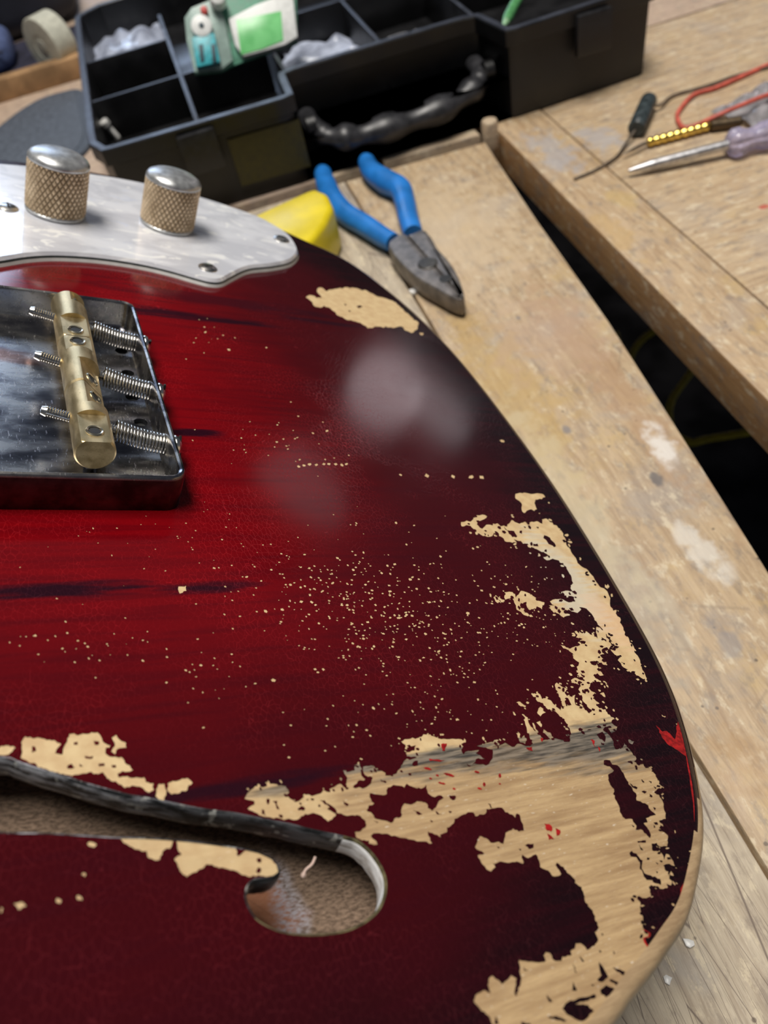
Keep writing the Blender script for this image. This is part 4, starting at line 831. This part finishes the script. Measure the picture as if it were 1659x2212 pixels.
LB = np.linalg.norm(b1 - b0)
for i in range(int(LB - 4)): pr += [(1.5, 3 + i * 1.0), (1.85, 3.5 + i * 1.0)]
obj('bolt_shank', *lathe(pr + [(1.4, LB - 0.3), (0.01, LB)], 14, b0, D), m_bolt, bolt)
gq = catmull([(183, 458, 42.5), (194, 470, 46), (206, 482, 49.3), (218, 494, 52)], 6); pen = thing('green_pen', 'green stick leaning in the right compartment of the black case', 'pen', (183, 458, 42))
V, F = tube(gq, [2.2] + [2.9] * (len(gq) - 1), 14); obj('barrel', V, F, plain('green_plastic', (0.10, 0.34, 0.12), 0.35), pen, angle=60)
V, F = tube([(178.5, 453.4, 40.8), (183, 458, 42.4)], [0.6, 2.2], 14); obj('tip', V, F, plain('pale_green_plastic', (0.30, 0.55, 0.30), 0.35), pen)

# ------------------------------------------------------------------ pliers
pl0 = BWP(940, 560, 0)
pliers = thing('pliers', 'blue handled diagonal pliers with grey steel jaws on the bench', 'pliers', pl0)
CR5 = lambda t: [(500 + float(a) / 2.765, 300 + float(b) / 2.765) for a, b in (q.split(',') for q in t.split())]
m_jaw = Mat('grey_forged_steel'); j1 = m_jaw.noise(m_jaw.pos((0.2,) * 3), 1.0, 5)
m_jaw.set(Base_Color=m_jaw.mix(m_jaw.ramp(j1, 0.3, 0.7), (0.13, 0.12, 0.115), (0.26, 0.235, 0.22)), Metallic=0.55, Roughness=0.5); m_jaw.bump(j1, 0.4, 0.4)
ztop = 10.5
hd = [BWP(x, y, ztop)[:2] for x, y in CR5('925,620 1010,560 1060,572 1150,530 1200,590 1230,650 1290,710 1350,800 1385,900 1390,935 1375,955 1340,950 1290,930 1200,880 1110,830 1040,770 980,710')]
hd = ccw(chaikin(hd, 1, 0.2)); axa = BWP(*CR5('1040,560')[0], ztop)[:2]; axb = BWP(*CR5('1382,945')[0], ztop)[:2]
axd = (axb - axa) / np.linalg.norm(axb - axa); axn = np.array([-axd[1], axd[0]])
def clip(P, sgn, g):                                # half of the head on one side of the cutting line
    out = []; P = [np.array(p) for p in P]
    f_ = lambda p: sgn * ((p - axa) @ axn) - g
    for i in range(len(P)):
        a, b = P[i], P[(i + 1) % len(P)]; fa, fb = f_(a), f_(b)
        if fa >= 0: out.append(a)
        if fa * fb < 0: out.append(a + (b - a) * fa / (fa - fb))
    return out
for sgn in (1, -1):
    V, F = prism(clip(hd, sgn, 0.12), 1.2, ztop, 1.4, 3, True); obj('jaw', V, F, m_jaw.m, pliers, angle=25)
pv = BWP(*CR5('1170,745')[0], ztop)
obj('pivot', *lathe([(4.6, -2), (4.6, 0.25), (4.0, 0.7), (0.01, 0.8)], 28, (pv[0], pv[1], ztop)), plain('pivot_steel', (0.10, 0.095, 0.09), 0.45, 0.6), pliers)
pv = BWP(*CR5('1278,835')[0], ztop); obj('wire_notch', *lathe([(2.9, -2), (2.9, 0.1), (2.2, 0.15), (0.01, 0.1)], 20, (pv[0], pv[1], ztop)), m_slot, pliers)
m_blue = plain('blue_dipped_vinyl', (0.018, 0.20, 0.62), 0.42, var=0.12, scale=0.08, bump=0.1)
for path, rr in (('535,165 565,265 610,360 690,440 800,505 900,570 965,605', (4.6, 5.6, 5.9, 5.6, 5.4, 5.0, 4.6)), ('795,105 835,185 925,250 1005,290 1035,370 1055,460 1085,560', (4.4, 5.6, 6.6, 6.0, 5.4, 5.2, 4.8))):
    P = catmull([BWP(x, y, 7.0) for x, y in CR5(path)], 8); R_ = np.interp(np.linspace(0, 1, len(P)), np.linspace(0, 1, len(rr)), rr); R_[0] *= 0.55; R_[1] *= 0.85
    V, F = tube(P, R_, 16, 0.95); zmin = min(v[2] for v in V); V = [(v[0], v[1], v[2] - zmin + 0.05) for v in V]
    obj('handle', V, F, m_blue, pliers, angle=70)

# yellow case half hidden behind the pickguard
yp = [(-40, 322), (0, 322), (33, 333), (43, 344), (50.5, 358), (51, 372), (46, 381), (14, 373), (-40, 356)]
yel = thing('yellow_case', 'bright yellow plastic case lying beside the pliers', 'case', (0, 350, 0))
V, F = prism(chaikin(yp, 1, 0.12), 0.2, 23.5, 3.0, 3, True); obj('shell', V, F, plain('yellow_plastic', (0.80, 0.63, 0.012), 0.38, var=0.08, scale=0.05), yel, angle=40)
V, F = prism(chaikin([(-34, 328), (-8, 328), (-8, 356), (-34, 350)], 2, 0.2), 23.4, 24.6, 0.5); obj('lid_panel', V, F, plain('black_lid', (0.02, 0.02, 0.02), 0.4), yel)

# ------------------------------------------------------------------ small things on the right of the bench
def along(a, b, prof, n=20):
    a, b = np.array(a, float), np.array(b, float); return lathe(prof, n, a, b - a)
s0, s1, s2 = BWP(1358, 369, 3.2), BWP(1575, 312, 6.0), BWP(1740, 268, 7.2)
sd = thing('screwdriver', 'screwdriver with a steel shaft and clear violet handle, lying on the bench', 'screwdriver', (s1[0], s1[1], 0))
L = np.linalg.norm(s1 - s0); obj('shaft', *along(s0, s1, [(0.01, 0), (0.9, 0.1), (1.5, 4), (2.4, 11), (2.5, 14), (2.5, L)]), plain('screwdriver_steel', (0.58, 0.57, 0.58), 0.38, 0.85, 0.15, 0.3), sd)
m_vio = plain('clear_violet_acrylic', (0.70, 0.66, 0.92), 0.12, var=0.12, scale=0.3, Transmission_Weight=0.6, IOR=1.49)
L2 = np.linalg.norm(s2 - s1)
V, F = along(s1, s2, [(2.6, -1), (5.4, 0), (6.8, 2), (6.9, 5), (5.0, 9), (5.2, 12), (6.6, 16), (6.8, L2), (0.01, L2 + 2)], 48)
V = np.array(V); ax = (s2 - s1) / L2
for i in range(len(V)):
    r = V[i] - s1; t = r @ ax; rad = r - ax * t; q = np.linalg.norm(rad)
    if q > 3: a = 2 * math.pi * (i % 48) / 48; V[i] = s1 + ax * t + rad * (1 - 0.14 * max(0, math.cos(6 * a)) ** 2)
obj('handle', V, F, m_vio, sd, angle=60)
g0, g1_, g2_, g3_ = BWP(1345, 334, 2.4), BWP(1398, 308, 2.6), BWP(1532, 272, 2.8), BWP(1602, 262, 3.0)
br = thing('small_screwdriver', 'small brass ribbed driver lying next to the clear screwdriver', 'screwdriver', (g2_[0], g2_[1], 0))
obj('blade', *along(g0, g1_, [(0.01, 0), (0.5, 1), (0.9, 8), (1.0, np.linalg.norm(g1_ - g0))]), plain('thin_blade_steel', (0.35, 0.30, 0.24), 0.35, 1.0), br)
Lg = np.linalg.norm(g2_ - g1_); pr = [(0.9, 0)]
for i in range(9): pr += [(2.0, Lg * (i + 0.1) / 9), (2.4, Lg * (i + 0.35) / 9), (2.4, Lg * (i + 0.65) / 9), (1.8, Lg * (i + 0.92) / 9)]
obj('ribbed_grip', *along(g1_, g2_, pr + [(0.9, Lg)]), plain('yellow_brass', (0.86, 0.62, 0.16), 0.25, 1.0, 0.15, 0.2), br)
obj('end_cap', *along(g2_, g3_, [(1.5, 0), (2.8, 1), (2.8, np.linalg.norm(g3_ - g2_) - 1), (2.0, np.linalg.norm(g3_ - g2_))]), plain('dark_brass_cap', (0.10, 0.07, 0.04), 0.4, 0.7), br)
c0, c1 = BWP(1374, 279, 4.8), BWP(1402, 216, 4.8)
cap = thing('capacitor', 'dark grey capacitor with two long wire leads, lying on the bench', 'capacitor', (c0[0], c0[1], 0)); Lc = np.linalg.norm(c1 - c0)
obj('can', *along(c0, c1, [(0.01, 0), (3.8, 0.1), (4.5, 0.9), (4.5, 2), (4.1, 2.6), (4.5, 3.2), (4.5, Lc - 0.8), (3.8, Lc), (0.01, Lc)], 24), plain('grey_black_sleeve', (0.045, 0.06, 0.065), 0.35, var=0.3), cap)
m_lead = plain('dull_wire', (0.30, 0.25, 0.20), 0.4, 0.8)
for P in ([(1376, 276, 4.6), (1352, 310, 2), (1330, 340, 1), (1285, 368, 0.9), (1240, 387, 0.9)], [(1402, 222, 4.6), (1425, 228, 2.5), (1455, 206, 1.2), (1530, 184, 1), (1600, 160, 1), (1690, 138, 1)]):
    V, F = tube(catmull([BWP(*p) for p in P], 8), 0.75, 8); obj('lead', V, F, m_lead, cap, angle=70)
V, F = tube(catmull([BWP(x, y, z) for x, y, z in ((1720, 116, 1.2), (1659, 140, 1.2), (1600, 166, 1.2), (1545, 190, 1.2), (1500, 204, 1.2), (1472, 232, 1.2), (1463, 252, 1.2), (1474, 274, 1.2), (1500, 272, 2), (1545, 252, 6), (1600, 228, 8.4), (1659, 205, 8.4), (1720, 188, 4))], 8), 1.2, 8)
tag(obj('red_cord', V, F, plain('red_rubber', (0.66, 0.13, 0.09), 0.45), base=BWP(1470, 255, 0), angle=70), 'thin red cord bent into a loop on the bench', 'cord')
fc_ = BWP(1632, 232, 0); crumple('clear_packet', 'crumpled clear plastic packet behind the screwdriver', 'packet', (fc_[0] + 4, fc_[1] - 2, 1.0), 46, 30, 7, plain('clear_packet_film', (0.66, 0.64, 0.66), 0.15, var=0.2, scale=0.15, Transmission_Weight=0.6), 21, 0.3)
P = catmull([BWP(x, y, -150) for x, y in ((1330, 720), (1352, 800), (1366, 762), (1395, 727), (1450, 700), (1520, 720), (1500, 790), (1450, 868), (1452, 930), (1490, 955), (1530, 948), (1640, 930))], 8)
tag(obj('yellow_cable', *tube(P, 2.4, 10), plain('yellow_pvc', (0.60, 0.48, 0.03), 0.5), base=P[0], angle=70), 'yellow cable hanging in the dark gap of the bench', 'cable')

# flakes and crumbs on the bench
m_flk = plain('white_flake', (0.86, 0.85, 0.82), 0.3, var=0.05)
for x, y, s, lb in ((893, 632, 2.2, 'white crumb beside the grey jaws of the pliers'), (1486, 2038, 1.3, 'white paint flake on the bench by the lower guitar edge'), (1441, 2117, 1.0, 'tiny white flake on the bench, lowest of the scattered flakes'), (1405, 2075 + 40, 0.01, None)):
    if lb is None: continue
    q = BWP(x, y, 0.3); P = [(q[0] + s * rnd.uniform(0.6, 1.3) * math.cos(a), q[1] + s * rnd.uniform(0.6, 1.3) * math.sin(a)) for a in (0, 1.2, 2.3, 3.5, 4.6, 5.6)]
    V, F = prism(P, 0.05, 0.3 + 0.5 * s, 0.15); tag(obj('paint_flake', V, F, m_flk, base=(q[0], q[1], 0)), lb, 'flake', 'loose flakes on the bench')

# ------------------------------------------------------------------ behind the guitar, left of the case
V, F = boxg(-420, -62, 726, 848, 0.05, 2.0, 0.6)
tag(obj('dark_cloth', V, F, plain('navy_cloth', (0.025, 0.025, 0.05), 0.8, var=0.3, scale=0.05, bump=0.3), base=(-240, 790, 0)), 'dark navy cloth spread on the bench behind the wooden strip', 'cloth')
V, F = boxg(-420, -62, 712, 724, 0.1, 15.5, 0.8)
tag(obj('wooden_stop', V, F, plain('brown_pine', (0.42, 0.25, 0.12), 0.6, var=0.2, scale=0.05), base=(-240, 718, 0)), 'brown wooden strip standing on the bench left of the case', 'wood strip')
gs = ccw(catmull([(-160, 560), (-150, 628), (-126, 668), (-106, 686), (-88, 688), (-72, 680), (-68, 640), (-70, 575), (-110, 540)], 6, True))
V, F = prism(gs, 0.1, 3.2, 1.0); mat_ = thing('grey_pad', 'dark blue-grey rounded pad lying on the bench left of the case', 'pad', (-110, 620, 0)); obj('pad', V, F, plain('blue_grey_felt', (0.085, 0.105, 0.14), 0.75, bump=0.3), mat_)
V, F = prism(offset(gs, 7), 3.1, 3.8, 0.3); obj('inner_panel', V, F, plain('blue_grey_felt_inner', (0.10, 0.12, 0.155), 0.7), mat_)
rc_ = BWP(110, 92, 22.9); ax_ = np.array([-0.80, -0.60, 0.0]); tp = thing('tape_roll', 'pale cream roll of tape standing behind the wooden strip', 'tape', (rc_[0], rc_[1], 0))
obj('tape', *lathe([(0.01, -8.6), (9, -8.6), (9.4, -9), (20, -9), (20.6, -8.4), (20.6, 8.4), (20, 9), (9.4, 9), (9, 8.6), (0.01, 8.6)], 40, rc_, ax_), plain('cream_tape', (0.60, 0.60, 0.50), 0.5, var=0.08), tp, angle=30)
obj('core', *lathe([(0.01, 8.5), (5.0, 8.5), (5.0, 9.2), (4.4, 9.3), (0.01, 9.3)], 32, rc_, ax_), plain('grey_card_core', (0.46, 0.46, 0.40), 0.7), tp, angle=30)
V, F = prism(rrect(-215, -122, 770, 830, 18, 6), 2.2, 26, 8, 4, True); bl = thing('blue_pouch', 'dusty blue soft pouch behind the wooden strip', 'pouch', (-165, 800, 0)); obj('pouch', V, F, plain('blue_cloth', (0.10, 0.14, 0.30), 0.7, bump=0.3), bl, angle=60)
V, F = tube([(-210, 769.5, 18), (-127, 769.5, 18)], 1.0, 8); obj('zip', V, F, plain('dark_zip', (0.03, 0.03, 0.05), 0.5), bl)
V, F = prism(chaikin([(-420, 850), (-62, 850), (-62, 1050), (-420, 1050)], 2, 0.1), 0.1, 190, 20, 4, True); tb = thing('tool_bag', 'dark navy tool bag standing at the back of the bench', 'bag', (-240, 950, 0)); obj('bag_body', V, F, plain('navy_canvas', (0.020, 0.022, 0.034), 0.7, var=0.3, scale=0.02, bump=0.3), tb, angle=60)
V, F = prism(chaikin([(-330, 838), (-150, 838), (-150, 852), (-330, 852)], 2, 0.15), 10, 90, 4, 2, True); obj('pocket', V, F, plain('navy_canvas_pocket', (0.03, 0.032, 0.05), 0.7, var=0.3, scale=0.02), tb, angle=60)
